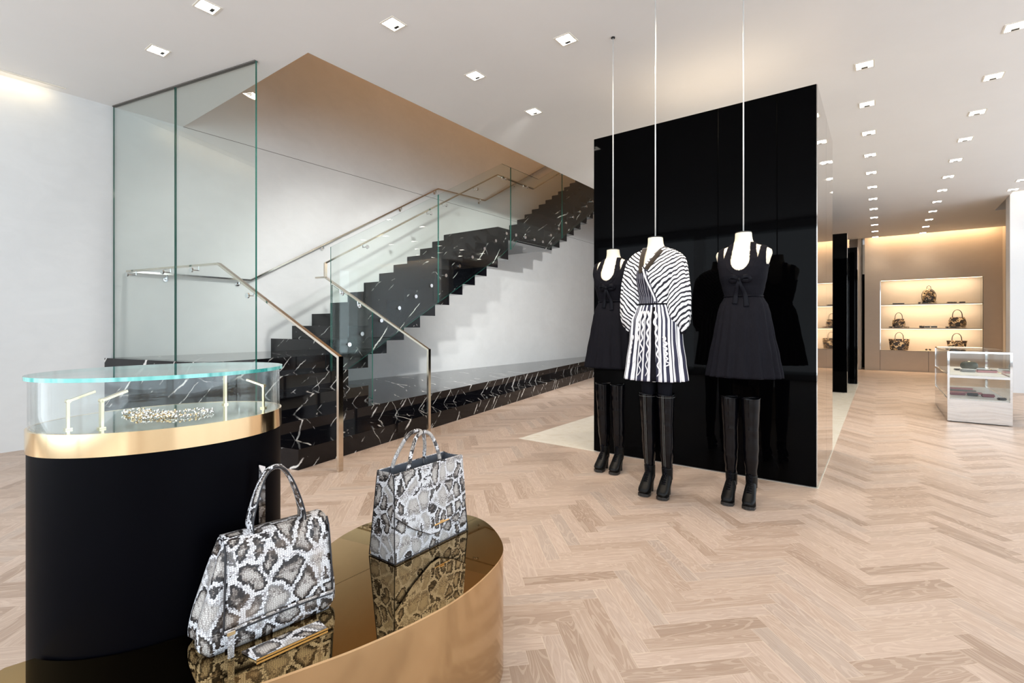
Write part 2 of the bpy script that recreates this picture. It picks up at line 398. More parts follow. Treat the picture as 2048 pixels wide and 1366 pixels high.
def loft(bm, rings, mi=0, cap0=True, cap1=True, closed=True, uvl=None):
    R = [[bm.verts.new(p) for p in r] for r in rings]; m = len(R[0])
    fs = []
    for i in range(len(R) - 1):
        for j in range(m if closed else m - 1):
            f = bm.faces.new((R[i][j], R[i][(j + 1) % m], R[i + 1][(j + 1) % m], R[i + 1][j])); f.material_index = mi; fs.append((f, i, j))
            if uvl is not None:
                uu = [(j / m, i / (len(R) - 1)), ((j + 1) / m, i / (len(R) - 1)), ((j + 1) / m, (i + 1) / (len(R) - 1)), (j / m, (i + 1) / (len(R) - 1))]
                for l, q in zip(f.loops, uu): l[uvl].uv = q
    if cap0: bm.faces.new(R[0][::-1]).material_index = mi
    if cap1: bm.faces.new(R[-1]).material_index = mi
    return R, fs
def sell(cx, cy, z, a, b, n=2.2, seg=48, fn=None):
    out = []
    for j in range(seg):
        t = 2 * PI * j / seg; c, s = math.cos(t), math.sin(t)
        x = a * math.copysign(abs(c) ** (2 / n), c); y = b * math.copysign(abs(s) ** (2 / n), s)
        if fn: k = fn(t, z); x *= k; y *= k
        out.append(Vector((cx + x, cy + y, z)))
    return out
def interp(keys, z):
    """keys: sorted list of tuples (z, ...) any order ascending; smooth interpolation"""
    if z <= keys[0][0]: return keys[0][1:]
    for a, b in zip(keys, keys[1:]):
        if z <= b[0]:
            f = (z - a[0]) / (b[0] - a[0]); f = f * f * (3 - 2 * f) * 0.5 + f * 0.5
            return tuple(p + (q - p) * f for p, q in zip(a[1:], b[1:]))
    return keys[-1][1:]
def catmull(P, n=8, closed=False):
    P = [Vector(p) for p in P]; out = []; m = len(P)
    for i in range(m if closed else m - 1):
        p0 = P[i - 1] if (closed or i > 0) else P[0]; p1 = P[i]; p2 = P[(i + 1) % m]; p3 = P[(i + 2) % m] if (closed or i + 2 < m) else P[-1]
        for k in range(n):
            t = k / n; out.append(0.5 * ((2 * p1) + (p2 - p0) * t + (2 * p0 - 5 * p1 + 4 * p2 - p3) * t * t + (3 * p1 - p0 - 3 * p2 + p3) * t ** 3))
    if not closed: out.append(P[-1])
    return out
def cyl(bm, c, axis, r, h, seg=20, mi=0):
    c = Vector(c); ax = Vector(axis).normalized()
    s = ax.cross(Vector((0, 0, 1)));
    if s.length < 0.01: s = Vector((1, 0, 0))
    s.normalize(); t = s.cross(ax)
    A = [bm.verts.new(c + (s * math.cos(2 * PI * k / seg) + t * math.sin(2 * PI * k / seg)) * r) for k in range(seg)]
    B = [bm.verts.new(v.co + ax * h) for v in A]
    bm.faces.new(A).material_index = mi; bm.faces.new(B[::-1]).material_index = mi
    for k in range(seg): bm.faces.new((A[k], B[k], B[(k + 1) % seg], A[(k + 1) % seg])).material_index = mi
    bmesh.ops.recalc_face_normals(bm, faces=bm.faces)
def copy_tree(o, parent=None):
    c = o.copy(); COL.objects.link(c); c.parent = parent
    for ch in [x for x in COL.objects if x.parent == o]: copy_tree(ch, c)
    return c
def struct(name, bm, m, parent=None):
    return tag(addo(name, bm, m, parent), kind='structure')

# ============================================================ ROOM SHELL
WX = -6.66
bm = bmesh.new(); box(bm, WX - 0.3, 6.2, -4.3, 20.3, -0.12, 0.0); struct('floor', bm, 'floor')
bm = bmesh.new()
prism(bm, [(-3.09, 4.27), (-0.37, 4.27), (-0.37, 12.9), (-3.09, 12.9)], 0.0005, 0.003)
tag(addo('marble_inlay', bm, 'inlay'), 'cream marble inlay set in the wood floor under the black glass volume', 'floor inlay')
# ceiling with the stair opening and light slots
bm = bmesh.new()
OX0, OX1, OY0, OY1 = WX, -3.985, 2.385, 13.6
T = CEIL + 0.32
box(bm, OX1, 1.87, -4.2, 16.42, CEIL, T); box(bm, 1.87, 6.1, -4.2, 12.30, CEIL, T); box(bm, 1.87, 2.36, 14.07, 16.42, CEIL, T)
box(bm, WX, OX1, -4.2, OY0, CEIL, T); box(bm, WX, OX1, OY1, 16.42, CEIL, T)
box(bm, WX, 6.1, 16.42, 20.2, CEIL + 0.22, T); box(bm, 1.87, 6.1, 12.30, 14.07, CEIL + 0.22, T); box(bm, 2.36, 6.1, 14.07, 16.42, CEIL + 0.22, T)
struct('ceiling', bm, 'ceiling')
# left wall rises past the ceiling beside the stair, with a fine joint at ceiling level
bm = bmesh.new(); box(bm, WX - 0.25, WX, -4.2, 20.2, 0, 6.6)
struct('wall_left', bm, 'plaster')
bm = bmesh.new(); box(bm, WX, WX + 0.0015, OY0, OY1, CEIL - 0.003, CEIL + 0.003); struct('trim_1', bm, 'joint')
# stairwell above the opening
bm = bmesh.new()
box(bm, WX, OX1, OY0 - 0.2, OY0 - 0.002, T, 6.6); box(bm, OX1 + 0.002, OX1 + 0.2, OY0, OY1, T, 6.6)
box(bm, WX, OX1, OY1, OY1 + 0.2, T, 6.6); box(bm, WX, OX1 + 0.2, OY0 - 0.2, OY1 + 0.2, 6.6, 6.8)
struct('wall_stairwell', bm, 'plaster')
# rear and right shop-front walls, glazed
bm = bmesh.new()
box(bm, WX, 6.1, -4.2, -4.0, 0, 0.12); box(bm, WX, 6.1, -4.2, -4.0, 3.4, CEIL)
for x in (WX + 0.15, -3.6, -0.6, 2.6, 5.95): box(bm, x - 0.12, x + 0.12, -4.2, -4.0, 0.12, 3.4)
struct('wall_rear', bm, 'white_paint')
bm = bmesh.new()
box(bm, 6.0, 6.2, -4.2, 20.2, 0, 0.12); box(bm, 6.0, 6.2, -4.2, 20.2, 3.4, CEIL + 0.3)
for y in (-3.9, -0.5, 3.0, 6.5, 9.5, 12.3): box(bm, 6.0, 6.2, y - 0.12, y + 0.12, 0.12, 3.4)
box(bm, 6.0, 6.2, 12.3, 20.2, 0.12, 3.4)
struct('wall_right', bm, 'white_paint')
k = 1
for a, b in ((-6.4, -3.72), (-3.48, -0.72), (-0.48, 2.48), (2.72, 5.83)):
    bm = bmesh.new(); box(bm, a, b, -4.11, -4.09, 0.12, 3.4); struct('window_%d' % k, bm, 'thin_glass'); k += 1
for a, b in ((-3.78, -0.62), (-0.38, 2.88), (3.12, 6.38), (6.62, 9.38), (9.62, 12.18)):
    bm = bmesh.new(); box(bm, 6.09, 6.11, a, b, 0.12, 3.4); struct('window_%d' % k, bm, 'thin_glass'); k += 1
# far wall with the display niche (hole), deep side returns
NX0, NX1, NZ0, NZ1, FY = -0.02, 2.02, 0.55, 2.42, 16.7
bm = bmesh.new()
box(bm, -0.36, NX0, FY, FY + 0.5, 0, CEIL + 0.22); box(bm, NX1, 2.36, FY, FY + 0.5, 0, CEIL + 0.22)
box(bm, NX0, NX1, FY, FY + 0.5, NZ1, CEIL + 0.22)
box(bm, NX0, NX1, FY + 0.36, FY + 0.5, 0, NZ1)
struct('wall_far', bm, 'warm_plaster')
bm = bmesh.new(); box(bm, NX0, NX1, FY + 0.001, FY + 0.36, 0, NZ0)
struct('trim_2', bm, 'warm_plaster')
bm = bmesh.new()
for x in (NX0, 0.985): box(bm, x - 0.004, x + 0.004, FY - 0.002, FY + 0.001, 0.01, NZ0 - 0.01)
box(bm, NX0, NX1, FY - 0.002, FY + 0.001, NZ0 - 0.008, NZ0); struct('trim_3', bm, 'joint')
bm = bmesh.new(); box(bm, WX, -0.5, 18.2, 18.4, 0, CEIL + 0.22); box(bm, -0.5, 6.0, 19.4, 19.6, 0, CEIL + 0.22); box(bm, -0.52, -0.44, 16.9, 18.2, 0, CEIL + 0.22)
struct('wall_passage', bm, 'warm_plaster')
bm = bmesh.new(); box(bm, -0.437, -0.38, 17.6, 17.7, 0, 2.7); struct('door_1', bm, 'black_glass')
# side wall at the right end with a mirror, and the white partition in front of it
bm = bmesh.new(); box(bm, 2.36, 2.6, 12.9, FY + 0.5, 0, CEIL + 0.22); struct('wall_side', bm, 'warm_plaster')
bm = bmesh.new(); box(bm, 2.335, 2.36, 13.0, 16.2, 0, CEIL + 0.1)
tag(addo('wall_mirror', bm, 'mirror'), 'tall bronze-toned mirror panel on the side wall right of the lit shelves', 'mirror')
bm = bmesh.new(); box(bm, 1.866, 6.0, 12.53, 12.9, 0, CEIL + 0.2); struct('wall_partition', bm, 'white_paint')

# warm cove strips
def cove(name, x0, x1, y0, y1, z, ln, power, rot, label):
    r = empty(name, ((x0 + x1) / 2, (y0 + y1) / 2, z), 0, label, 'light strip')
    bm = bmesh.new(); cx, cy = (x0 + x1) / 2, (y0 + y1) / 2
    box(bm, x0 - cx, x1 - cx, y0 - cy, y1 - cy, 0, 0.02); addo('led_strip', bm, 'strip', r)
    l = bpy.data.lights.new('cove_light', 'AREA'); l.shape = 'RECTANGLE'; l.size = ln; l.size_y = 0.05; l.energy = power; l.color = (1, 0.66, 0.36)
    o = bpy.data.objects.new('cove_light', l); o.location = (cx, cy, z - 0.03); o.rotation_euler = rot; COL.objects.link(o)
cove('cove_light_strip', -0.3, 2.3, 16.5, 16.56, CEIL + 0.16, 2.5, 12, (0, 0, 0), 'warm light strip in the ceiling slot above the lit bag shelves')
cove('cove_light_strip', 1.95, 5.5, 12.38, 12.44, CEIL + 0.16, 3.4, 6, (0, 0, 0), 'warm light strip in the ceiling slot above the white partition')

# ceiling slot at the far left (a short cove cut in the ceiling edge along the wall)
bm = bmesh.new(); box(bm, WX + 0.13, WX + 0.15, -3.9, 1.30, CEIL - 0.008, CEIL - 0.001)
s0 = addo('wall_wash_strip', bm, 'lamp_frame'); tag(s0, 'slim pale wall-wash strip where left wall meets the ceiling', 'light strip')
l = bpy.data.lights.new('wall_wash', 'AREA'); l.shape = 'RECTANGLE'; l.size = 0.08; l.size_y = 4.8; l.energy = 4.5; l.color = (1, 0.80, 0.50)
o = bpy.data.objects.new('wall_wash', l); o.location = (WX + 0.13, -1.2, CEIL - 0.03); o.rotation_euler = (0, math.radians(40), 0); COL.objects.link(o)

# ============================================================ DOWNLIGHTS
def make_downlight():
    r = empty('ceiling_downlight', (0, 0, CEIL))
    a, b = 0.062, 0.075
    bm = bmesh.new()
    for x0, x1, y0, y1 in ((-b, b, -b, -a), (-b, b, a, b), (-b, -a, -a, a), (a, b, -a, a)): box(bm, x0, x1, y0, y1, -0.004, 0.0)
    addo('frame', bm, 'lamp_frame', r)
    bm = bmesh.new(); box(bm, -a, a, -a, a, -0.0025, -0.0005); addo('lamp', bm, 'lamp_on', r)
    bm = bmesh.new(); box(bm, -0.025, 0.025, 0.02, 0.045, -0.012, -0.0026); addo('baffle', bm, 'black_plastic', r)
    return r
dl0 = make_downlight(); first = [True]
def spot(x, y, power, ang=70, col=(1, 0.86, 0.68), tilt=None):
    l = bpy.data.lights.new('downlight_beam', 'SPOT'); l.energy = power; l.color = col; l.spot_size = math.radians(ang); l.spot_blend = 0.7; l.shadow_soft_size = 0.06
    o = bpy.data.objects.new('downlight_beam', l); o.location = (x, y, CEIL - 0.03); COL.objects.link(o)
    if tilt:
        d = Vector(tilt) - o.location; o.rotation_euler = d.to_track_quat('-Z', 'Y').to_euler()
def downlight(x, y, label, group, power=0, **kw):
    r = dl0 if first[0] else copy_tree(dl0); first[0] = False
    r.location = (x, y, CEIL); tag(r, label, 'ceiling light', group)
    if power: spot(x, y, power, **kw)
ORD = ['nearest', 'second', 'third', 'fourth', 'fifth', 'sixth', 'seventh', 'eighth', 'ninth', 'tenth', 'eleventh', 'twelfth']
for i in range(12):
    downlight(-0.12, 5.52 + 0.985 * i, 'square recessed downlight, %s in the ceiling row running beside the black volume' % ORD[i], 'downlights in the row beside the black volume', 26 if i < 9 else 12, ang=85)
for i in range(12):
    downlight(0.857, 5.52 + 0.985 * i, 'square recessed downlight, %s in the ceiling row that runs above the glass showcase' % ORD[i], 'downlights in the row above the showcase', 24 if i < 9 else 12, ang=85)
for i, y in enumerate((11.4, 12.38 - 0.3)):
    downlight(1.84, y if i == 0 else 12.1, ['square recessed downlight at right edge, nearer of two before the white partition', 'square recessed downlight at the top left corner of white partition'][i], 'downlights before the white partition', 14, ang=85)
for x, y, lb, pw in ((-4.01, 1.595, 'square recessed downlight at the top edge, above the tall glass screen, left of ceiling centre', 30),
                 (-4.99, 1.595, 'square recessed downlight just above and left of the tall glass screen', 30),
                 (-3.07, 2.56, 'large-looking square downlight between the stair opening and top edge', 24),
                 (-3.08, 3.55, 'square recessed downlight midway along the stair opening edge', 24),
                 (-3.08, 4.53, 'square recessed downlight nearest the black volume along the stair opening', 24),
                 (-2.09, 3.55, 'square recessed downlight left of the thin rod of the leftmost dress form', 24)):
    downlight(x, y, lb, 'downlights around the stair opening', pw, ang=75)
for i, y in enumerate((6.25, 7.2, 8.2)):  # unseen fixtures added to lift the dim stair wall
    downlight(-1.8, y, 'added square downlight hidden from view above and behind the black volume, %s one' % ORD[i], 'added unseen downlights behind the black volume', 70, ang=120, col=(1, 0.92, 0.82))
for x, y, tx, ty, tz, pw in ((-3.07, 2.56, -6.5, 3.6, 1.0, 140), (-3.08, 3.55, -6.5, 5.0, 0.9, 300), (-3.08, 4.53, -6.5, 6.8, 0.9, 390), (-2.0, 6.4, -6.5, 9.4, 1.2, 520)):  # extra tilted beams added to brighten the stair wall
    spot(x, y, pw, ang=78, col=(0.97, 0.97, 0.95), tilt=(tx, ty, tz))
for x, y, pw in ((-2.09, 2.575, 32), (-1.10, 2.575, 40), (-0.12, 2.575, 26), (-0.12, 4.53, 20), (-1.10, 3.55, 38), (-0.12, 3.55, 34), (-1.75, 3.40, 20)):  # extra beams without fixtures, added to warm the floor before the volume
    spot(x, y, pw, ang=105, col=(1, 0.82, 0.62))
# accent beams that pick out the three forms and the display bags
for tx, ty, tz, sx, sy, pw in ((-1.76, 3.7, 1.5, -2.09, 2.575, 60), (-1.28, 3.4, 1.45, -1.1, 1.6, 75), (-0.74, 3.55, 1.45, -0.12, 1.6, 75), (-1.3, 1.2, 0.5, -1.1, 0.2, 28)):
    spot(sx, sy, pw, ang=34, col=(1, 0.90, 0.76), tilt=(tx, ty, tz))
r = empty('uplight_strip', (-1.3, 4.97, 2.984), 0, 'warm uplight strip lying on top of the black glass volume', 'light strip')
bm = bmesh.new(); box(bm, -0.7, 0.7, -0.03, 0.03, 0.0, 0.012); addo('channel', bm, 'lamp_frame', r)
area('uplight', (-1.3, 4.97, 3.01), (PI, 0, 0), 1.4, 1.0, 4, (1, 0.78, 0.55))
# unseen orange lamp added to turn the stairwell wall brown
area('stairwell_tint_light', (-5.3, 7.5, 6.5), (0, 0, 0), 1.6, 9.0, 34, (1, 0.45, 0.12))

# ============================================================ STAIR
SK = -0.184
def fx(y, off): return -3.855 + SK * (y - 2.09) - off * 1.017
def gl(x, d=0.0): return 1.70 + 0.2146 * (x + 6.66) + d          # tall glass line
def el(x): return 3.45 + 0.2163 * (x + 5.41)                       # far end line of the lower steps
def stepfront(off):                                                # intersection with near and far lines
    def solve(line):
        y = 2.5
        for _ in range(30): y = line(fx(y, off))
        return (fx(y, off), y)
    return solve
st = empty('staircase', (0, 0, 0), 0, 'black marble staircase with white veins climbing the left wall to floor above', 'staircase')
RIS = 0.1715
for k in range(2):                                                 # two long plinth steps
    off = 0.302 * k; bm = bmesh.new()
    x0, y0 = stepfront(off)(lambda x: gl(x, -0.06)); yb = 14.0
    x1 = fx(yb, off); xi0, yi0 = (WX + 0.002, gl(WX, -0.06))
    nx, ny = (fx(yb, off + 0.302), yb)
    if k == 0:
        pts = [(x0, y0), (x1, yb), (fx(yb, 0.302), yb), stepfront(0.302)(lambda x: gl(x, -0.06))]
        prism(bm, pts, 0.0, RIS)
    else:
        prism(bm, [(x0, y0), (x1, yb), (WX + 0.002, yb), (WX + 0.002, yi0)], 0.0, 2 * RIS)
    bmesh.ops.recalc_face_normals(bm, faces=bm.faces)
    addo('plinth_step', bm, 'marble', st)
for k in (2, 3):
    off = 0.302 * k; bm = bmesh.new()
    a = stepfront(off)(lambda x: gl(x, -0.06)); b = stepfront(off)(el); c = stepfront(off + 0.302)(el); d = stepfront(off + 0.302)(lambda x: gl(x, -0.06))
    prism(bm, [a, b, c, d], 2 * RIS, (k + 1) * RIS); bmesh.ops.recalc_face_normals(bm, faces=bm.faces)
    addo('step', bm, 'marble', st)
bm = bmesh.new()
a = stepfront(1.208)(lambda x: gl(x, -0.06)); b = stepfront(1.208)(el)
prism(bm, [a, b, (-5.55, b[1] + 0.04), (WX + 0.002, 3.46), (WX + 0.002, gl(WX, -0.06))], 2 * RIS, 5 * RIS); bmesh.ops.recalc_face_normals(bm, faces=bm.faces)
addo('corner_landing', bm, 'marble', st)
XO = -5.35
Z0, Y0, RUN, RZ = 1.03, 3.44, 0.302, 0.1726
for k in range(11):
    bm = bmesh.new(); y = Y0 + RUN * k; z = Z0 + RZ * k
    zb = max(0.66, z - 0.5425)
    box(bm, WX + 0.002, XO, y, y + RUN, zb, z); addo('step', bm, 'marble2', st)
LY0 = Y0 + RUN * 11; LZ = Z0 + RZ * 11; LB = LZ - 0.19
bm = bmesh.new(); box(bm, WX + 0.002, XO, LY0, LY0 + 0.302, LZ - 0.5425, LZ); box(bm, WX + 0.002, XO, LY0 + 0.302, 8.23, 2.735, LZ)
addo('upper_landing', bm, 'marble2', st)
for k in range(14):
    bm = bmesh.new(); y = 8.23 + 0.298 * k; z = LZ + RZ * (k + 1)
    zb = max(2.735, z - 0.5425 + 0.09)
    box(bm, WX + 0.002, XO + 0.0, y, y + 0.298, zb, z); addo('step', bm, 'marble2', st)
# guard glass panes with standoff discs
GX = -5.30
gslope = 0.571
def gtop(y):
    if y < 6.80: return 2.145 + (y - 3.456) * 0.562
    if y < 7.95: return 2.145 + (6.80 - 3.456) * 0.562
    return 2.145 + (6.80 - 3.456) * 0.562 + (y - 7.95) * 0.562
def gbot(y):
    if y < 7.25: return max(0.665, 1.55 + (y - 5.26) * gslope) if y < 6.98 else 2.56
    if y < 8.37: return 2.745
    return max(2.745, 2.665 + 0.579 * (y - 8.23))
edges_y = [3.456, 5.261, 7.06, 8.833, 10.6]
disc_pts = []
for i in range(11): disc_pts += [(3.90 + 0.302 * i, 0.775 + 0.1728 * i), (3.90 + 0.302 * i, 1.10 + 0.1728 * i)]
disc_pts = [(3.713, 0.97)] + [d for d in disc_pts]
for i in range(4): disc_pts.append((7.203 + 0.295 * i, 2.84))
for i in range(7): disc_pts += [(8.38 + 0.298 * i, 2.845 + 0.1726 * max(0, i - 1)), (8.38 + 0.298 * i, 3.01 + 0.1726 * i)]
pos = ['lowest', 'second lowest', 'third', 'topmost']
for i in range(4):
    ya, yb = edges_y[i] + 0.006, edges_y[i + 1] - 0.006
    ys = sorted({ya, yb, *[q for q in (3.7, 6.80, 6.98, 7.25, 7.95, 8.37, 8.75) if ya < q < yb]})
    top = [(GX, y, gtop(y)) for y in ys]; bot = [(GX, y, gbot(y)) for y in ys]
    r = empty('guard_glass_pane', (GX, ya, 0), 0, 'clear glass guard pane along the upper stair flight, %s of four' % pos[i], 'glass pane', 'glass guard panes of the staircase')
    bm = bmesh.new(); sh = Vector((-GX, -ya, 0))
    slab3(bm, [Vector(p) + sh for p in bot + top[::-1]], (0.014, 0, 0), 0, 1)
    addo('pane', bm, ['glass', 'glass_edge'], r)
    for y, z in disc_pts:
        if ya + 0.02 < y < yb - 0.02 and gbot(y) + 0.02 < z:
            bm = bmesh.new(); cyl(bm, (-0.048, y - ya, z), (1, 0, 0), 0.012, 0.07, 12); cyl(bm, (0.015, y - ya, z), (1, 0, 0), 0.026, 0.012, 20)
            addo('standoff_disc', bm, 'chrome', r)
# side pane beside the lower steps
def plane_pt(s_, z): return Vector((-5.41 + 0.977 * s_, 3.45 + 0.2113 * s_ + 0.03, z))
r = empty('guard_glass_pane', (-5.0, 3.57, 0), 0, 'short clear glass guard pane beside the lower steps under the inner handrail', 'glass pane')
bm = bmesh.new(); O = Vector((-5.0, 3.57, 0))
slab3(bm, [plane_pt(0.08, 0.62) - O, plane_pt(0.70, 0.35) - O, plane_pt(0.70, 1.36) - O, plane_pt(0.08, 1.70) - O], (-0.003, 0.014, 0), 0, 1)
addo('pane', bm, ['glass', 'glass_edge'], r)
# tall screen: two panes floor-platform to ceiling
A = Vector((WX + 0.03, gl(WX + 0.03), 0)); B = Vector((-5.592, gl(-5.592), 0)); C = Vector((-4.47, gl(-4.47), 0))
nrm = Vector((-0.21, 0.978, 0)) * 0.016
for nm, P0, P1, zb in (('left', A, B - Vector((0.006, 0.001, 0)), 5 * RIS), ('right', B + Vector((0.006, 0.001, 0)), C, 3 * RIS)):
    bm = bmesh.new(); o_ = (P0 + P1) / 2
    zt = CEIL - 0.004; d0, d1 = P0 - o_, P1 - o_
    if nm == 'left': poly = [d0 + Vector((0, 0, zb)), d1 + Vector((0, 0, zb)), d1 + Vector((0, 0, zt)), d0 + Vector((0, 0, zt))]
    else:
        xm = stepfront(1.208)(lambda x: gl(x))[0]; fm = (xm - P0.x) / (P1.x - P0.x); mid = d0.lerp(d1, fm)
        xm2 = stepfront(0.906)(lambda x: gl(x))[0]; fm2 = (xm2 - P0.x) / (P1.x - P0.x); mid2 = d0.lerp(d1, fm2)
        poly = [d0 + Vector((0, 0, 5 * RIS)), mid + Vector((0, 0, 5 * RIS)), mid + Vector((0, 0, 4 * RIS)), mid2 + Vector((0, 0, 4 * RIS)), mid2 + Vector((0, 0, 3 * RIS)), d1 + Vector((0, 0, 3 * RIS)), d1 + Vector((0, 0, zt)), d0 + Vector((0, 0, zt))]
    slab3(bm, poly, nrm, 0, 1)
    o = addo('tall_glass_screen', bm, ['glass', 'glass_edge']); o.location = o_
    tag(o, 'tall clear glass screen pane from stair landing to ceiling, %s of the two' % nm, 'glass screen', 'tall glass screen panes')
bm = bmesh.new(); slab3(bm, [A + Vector((0, 0, CEIL - 0.012)) - nrm * 0.5, C + Vector((0, 0, CEIL - 0.012)) - nrm * 0.5, C + Vector((0, 0, CEIL - 0.001)) - nrm * 0.5, A + Vector((0, 0, CEIL - 0.001)) - nrm * 0.5], nrm * 2)
struct('trim_4', bm, 'joint')

# handrails
def rail_obj(name, pts, parent, a=0.011, b=0.02, mat='nickel'):
    bm = bmesh.new(); sweep(bm, pts, a, b, square=True); bmesh.ops.recalc_face_normals(bm, faces=bm.faces); return addo(name, bm, mat, parent)
def bracket(parent, p_rail, p_wall, disc_n):
    bm = bmesh.new(); pr, pw = Vector(p_rail), Vector(p_wall)
    mid = Vector((pr.x, pr.y, pw.z)); sweep(bm, [pr, mid, pw] if (mid - pr).length > 0.01 else [pr, pw], 0.006, seg=8)
    n_ = Vector(disc_n).normalized(); cyl(bm, pw - n_ * 0.006, n_, 0.024, 0.014, 20)
    addo('bracket', bm, 'chrome', parent)
r = empty('handrail', (0, 0, 0), 0, 'polished metal handrail from near floor post around the landing and up the wall', 'handrail', None)
bm = bmesh.new(); sweep(bm, [(-3.58, 2.427, 0.0), (-3.58, 2.427, 0.95)], 0.011, 0.026, square=True, up=Vector((0.2, -0.98, 0)))
addo('post', bm, 'nickel', r)
nr = [(-3.58, 2.427, 0.94), (-5.10, 2.13, 1.797), (-6.60, 1.83, 1.797), (-6.60, 3.14, 1.797), (-6.60, 6.54, 3.745), (-6.60, 7.9, 3.80), (-6.60, 12.4, 6.35)]
for q0, q1 in zip(nr, nr[1:]): rail_obj('rail', [q0, q1], r, 0.020, 0.010)
for t_ in (-6.45, -5.85, -5.40, -4.62):
    f_ = (t_ + 5.10) / 1.52
    zr = 1.797 if t_ < -5.10 else 1.797 - 0.564 * (t_ + 5.10); yr = 2.13 - 0.197 * (t_ + 5.10) * -1 if t_ > -5.1 else 2.13 + 0.2 * (t_ + 5.10)
    bracket(r, (t_, yr, zr - 0.01), (t_ + 0.01, gl(t_) + 0.03, zr - 0.05), (0.21, -0.98, 0))
for y in (2.2, 3.0, 4.2, 5.68, 6.50, 7.76, 9.0, 9.68):
    zr = 1.797 if y < 3.14 else 1.797 + (min(y, 6.54) - 3.14) * 0.573 + max(0, y - 7.9) * 0.567 + (0.05 if y > 7 else 0)
    bracket(r, (-6.60, y, zr - 0.01), (-6.645, y, zr - 0.06), (-1, 0, 0))
r = empty('handrail', (0, 0, 0), 0, 'polished metal handrail from far floor post up the glass guard side', 'handrail', None)
bm = bmesh.new(); sweep(bm, [(-3.935, 3.768, 0.0), (-3.935, 3.768, 0.95)], 0.011, 0.022, square=True, up=Vector((0.2, -0.98, 0)))
addo('post', bm, 'nickel', r)
ir = [(-3.935, 3.768, 0.94), (-5.40, 3.46, 1.79), (-5.40, 3.46, 1.965), (-5.40, 6.80, 3.85), (-5.38, 7.914, 3.85), (-5.38, 12.0, 6.17)]
for q0, q1 in zip(ir, ir[1:]): rail_obj('rail', [q0, q1], r, 0.018, 0.010)
rail_obj('rail', [(-5.40, 3.46, 1.79), (-5.55, 3.43, 1.79)], r, 0.018, 0.010)
for y in (4.0, 5.13, 5.449, 6.173, 6.944, 7.6, 8.9):
    zr = 1.965 + (min(y, 6.80) - 3.46) * 0.5644 + max(0, y - 7.914) * 0.567
    bracket(r, (-5.40, y, zr - 0.01), (GX - 0.004, y, zr - 0.05), (1, 0, 0))
for s_ in (0.25, 0.52):
    q = plane_pt(s_, 0); zr = 1.79 - 0.567 * s_
    bracket(r, (q.x, q.y - 0.03, zr - 0.01), (q.x, q.y, zr - 0.06), (-0.21, 0.98, 0))

# ============================================================ BLACK GLASS VOLUME
def volume(x0, x1, y0, y1, z1, label, seam=None):
    r = empty('black_display_volume', ((x0 + x1) / 2, y0, 0), 0, label, 'display wall'); cx = (x0 + x1) / 2
    bm = bmesh.new(); box(bm, x0 - cx, x1 - cx - 0.006, 0, y1 - y0, 0.012, z1); addo('body', bm, 'black_glass', r)
    bm = bmesh.new(); box(bm, x0 - cx + 0.04, x1 - cx - 0.045, 0.012, y1 - y0 - 0.02, 0.003, 0.012); addo('plinth', bm, 'joint', r)
    ys = [0.004] + ([seam - y0] if seam else []) + [y1 - y0]
    for a, b in zip(ys, ys[1:]):
        bm = bmesh.new(); box(bm, x1 - cx - 0.006, x1 - cx, a + 0.002, b - 0.002, 0.02, z1 - 0.002); addo('mirror_panel', bm, 'mirror_side', r)
    return r
volume(-2.20, -0.375, 4.262, 5.68, 2.983, 'tall freestanding black glass display volume behind the three dress forms', 5.0)
volume(-2.20, -0.48, 10.66, 11.3, 2.86, 'distant black glass panel, the nearer one beyond the mirrored volume side')
volume(-2.0, -0.385, 12.4, 13.4, 2.82, 'most distant black glass panel, just left of the lit shelf wall')
bm = bmesh.new(); 
for i in range(6): box(bm, -0.05 + 0.015 * i, -0.042 + 0.015 * i, 0, 0.35, -0.28, 0.28, bev=0.003)
o = addo('hanging_garments', bm, 'red_cloth'); o.location = (-0.60, 11.75, 1.28); tag(o, 'russet clothes hanging between the two distant black panels', 'clothes', kind='stuff')
bm = bmesh.new(); sweep(bm, [(0, -0.52, 0), (0, 0.58, 0)], 0.01, seg=10); o = addo('garment_rail', bm, 'chrome', smooth=True); o.location = (-0.56, 11.82, 1.572); tag(o, 'short chrome rail carrying russet clothes between the distant black panels', 'rail')

# ============================================================ OVAL TABLE AND VITRINE
VC = Vector((-1.6434, 0.554, 0)); VA, VB, VPHI = 0.3021, 0.2298, 1.4076
def ell(a, b, t): 
    x, y = a * math.cos(t), b * math.sin(t); return (x * math.cos(VPHI) - y * math.sin(VPHI), x * math.sin(VPHI) + y * math.cos(VPHI))
def oval(da, n=96): return [ell(VA + da, VB + da, 2 * PI * k / n) for k in range(n)]
def ovalring(bm, d0, d1, z0, z1, mi=0, n=96):
    o1, o0 = oval(d1, n), oval(d0, n)
    V = [[bm.verts.new((p[0], p[1], z)) for p in oo] for oo, z in ((o0, z0), (o1, z0), (o1, z1), (o0, z1))]
    for a in range(4):
        for k in range(n):
            bm.faces.new((V[a][k], V[a][(k + 1) % n], V[(a + 1) % 4][(k + 1) % n], V[(a + 1) % 4][k])).material_index = mi
    bmesh.ops.recalc_face_normals(bm, faces=bm.faces)
vt = empty('oval_vitrine', VC, 0, 'oval jewellery vitrine with black drum base, gold band and glass case', 'display case')
bm = bmesh.new(); prism(bm, oval(-0.006), 0.0, 0.888); addo('drum_base', bm, 'black_leather', vt, auto=40)
bm = bmesh.new(); ovalring(bm, -0.012, -0.003, 0.8885, 0.944); addo('gold_band', bm, 'gold', vt, auto=40)
bm = bmesh.new(); prism(bm, oval(-0.0125), 0.889, 0.9437); addo('case_floor', bm, 'case_floor', vt, auto=40)
bm = bmesh.new(); ovalring(bm, -0.014, -0.008, 0.944, 1.066); addo('glass_wall', bm, 'thin_glass', vt, auto=40)
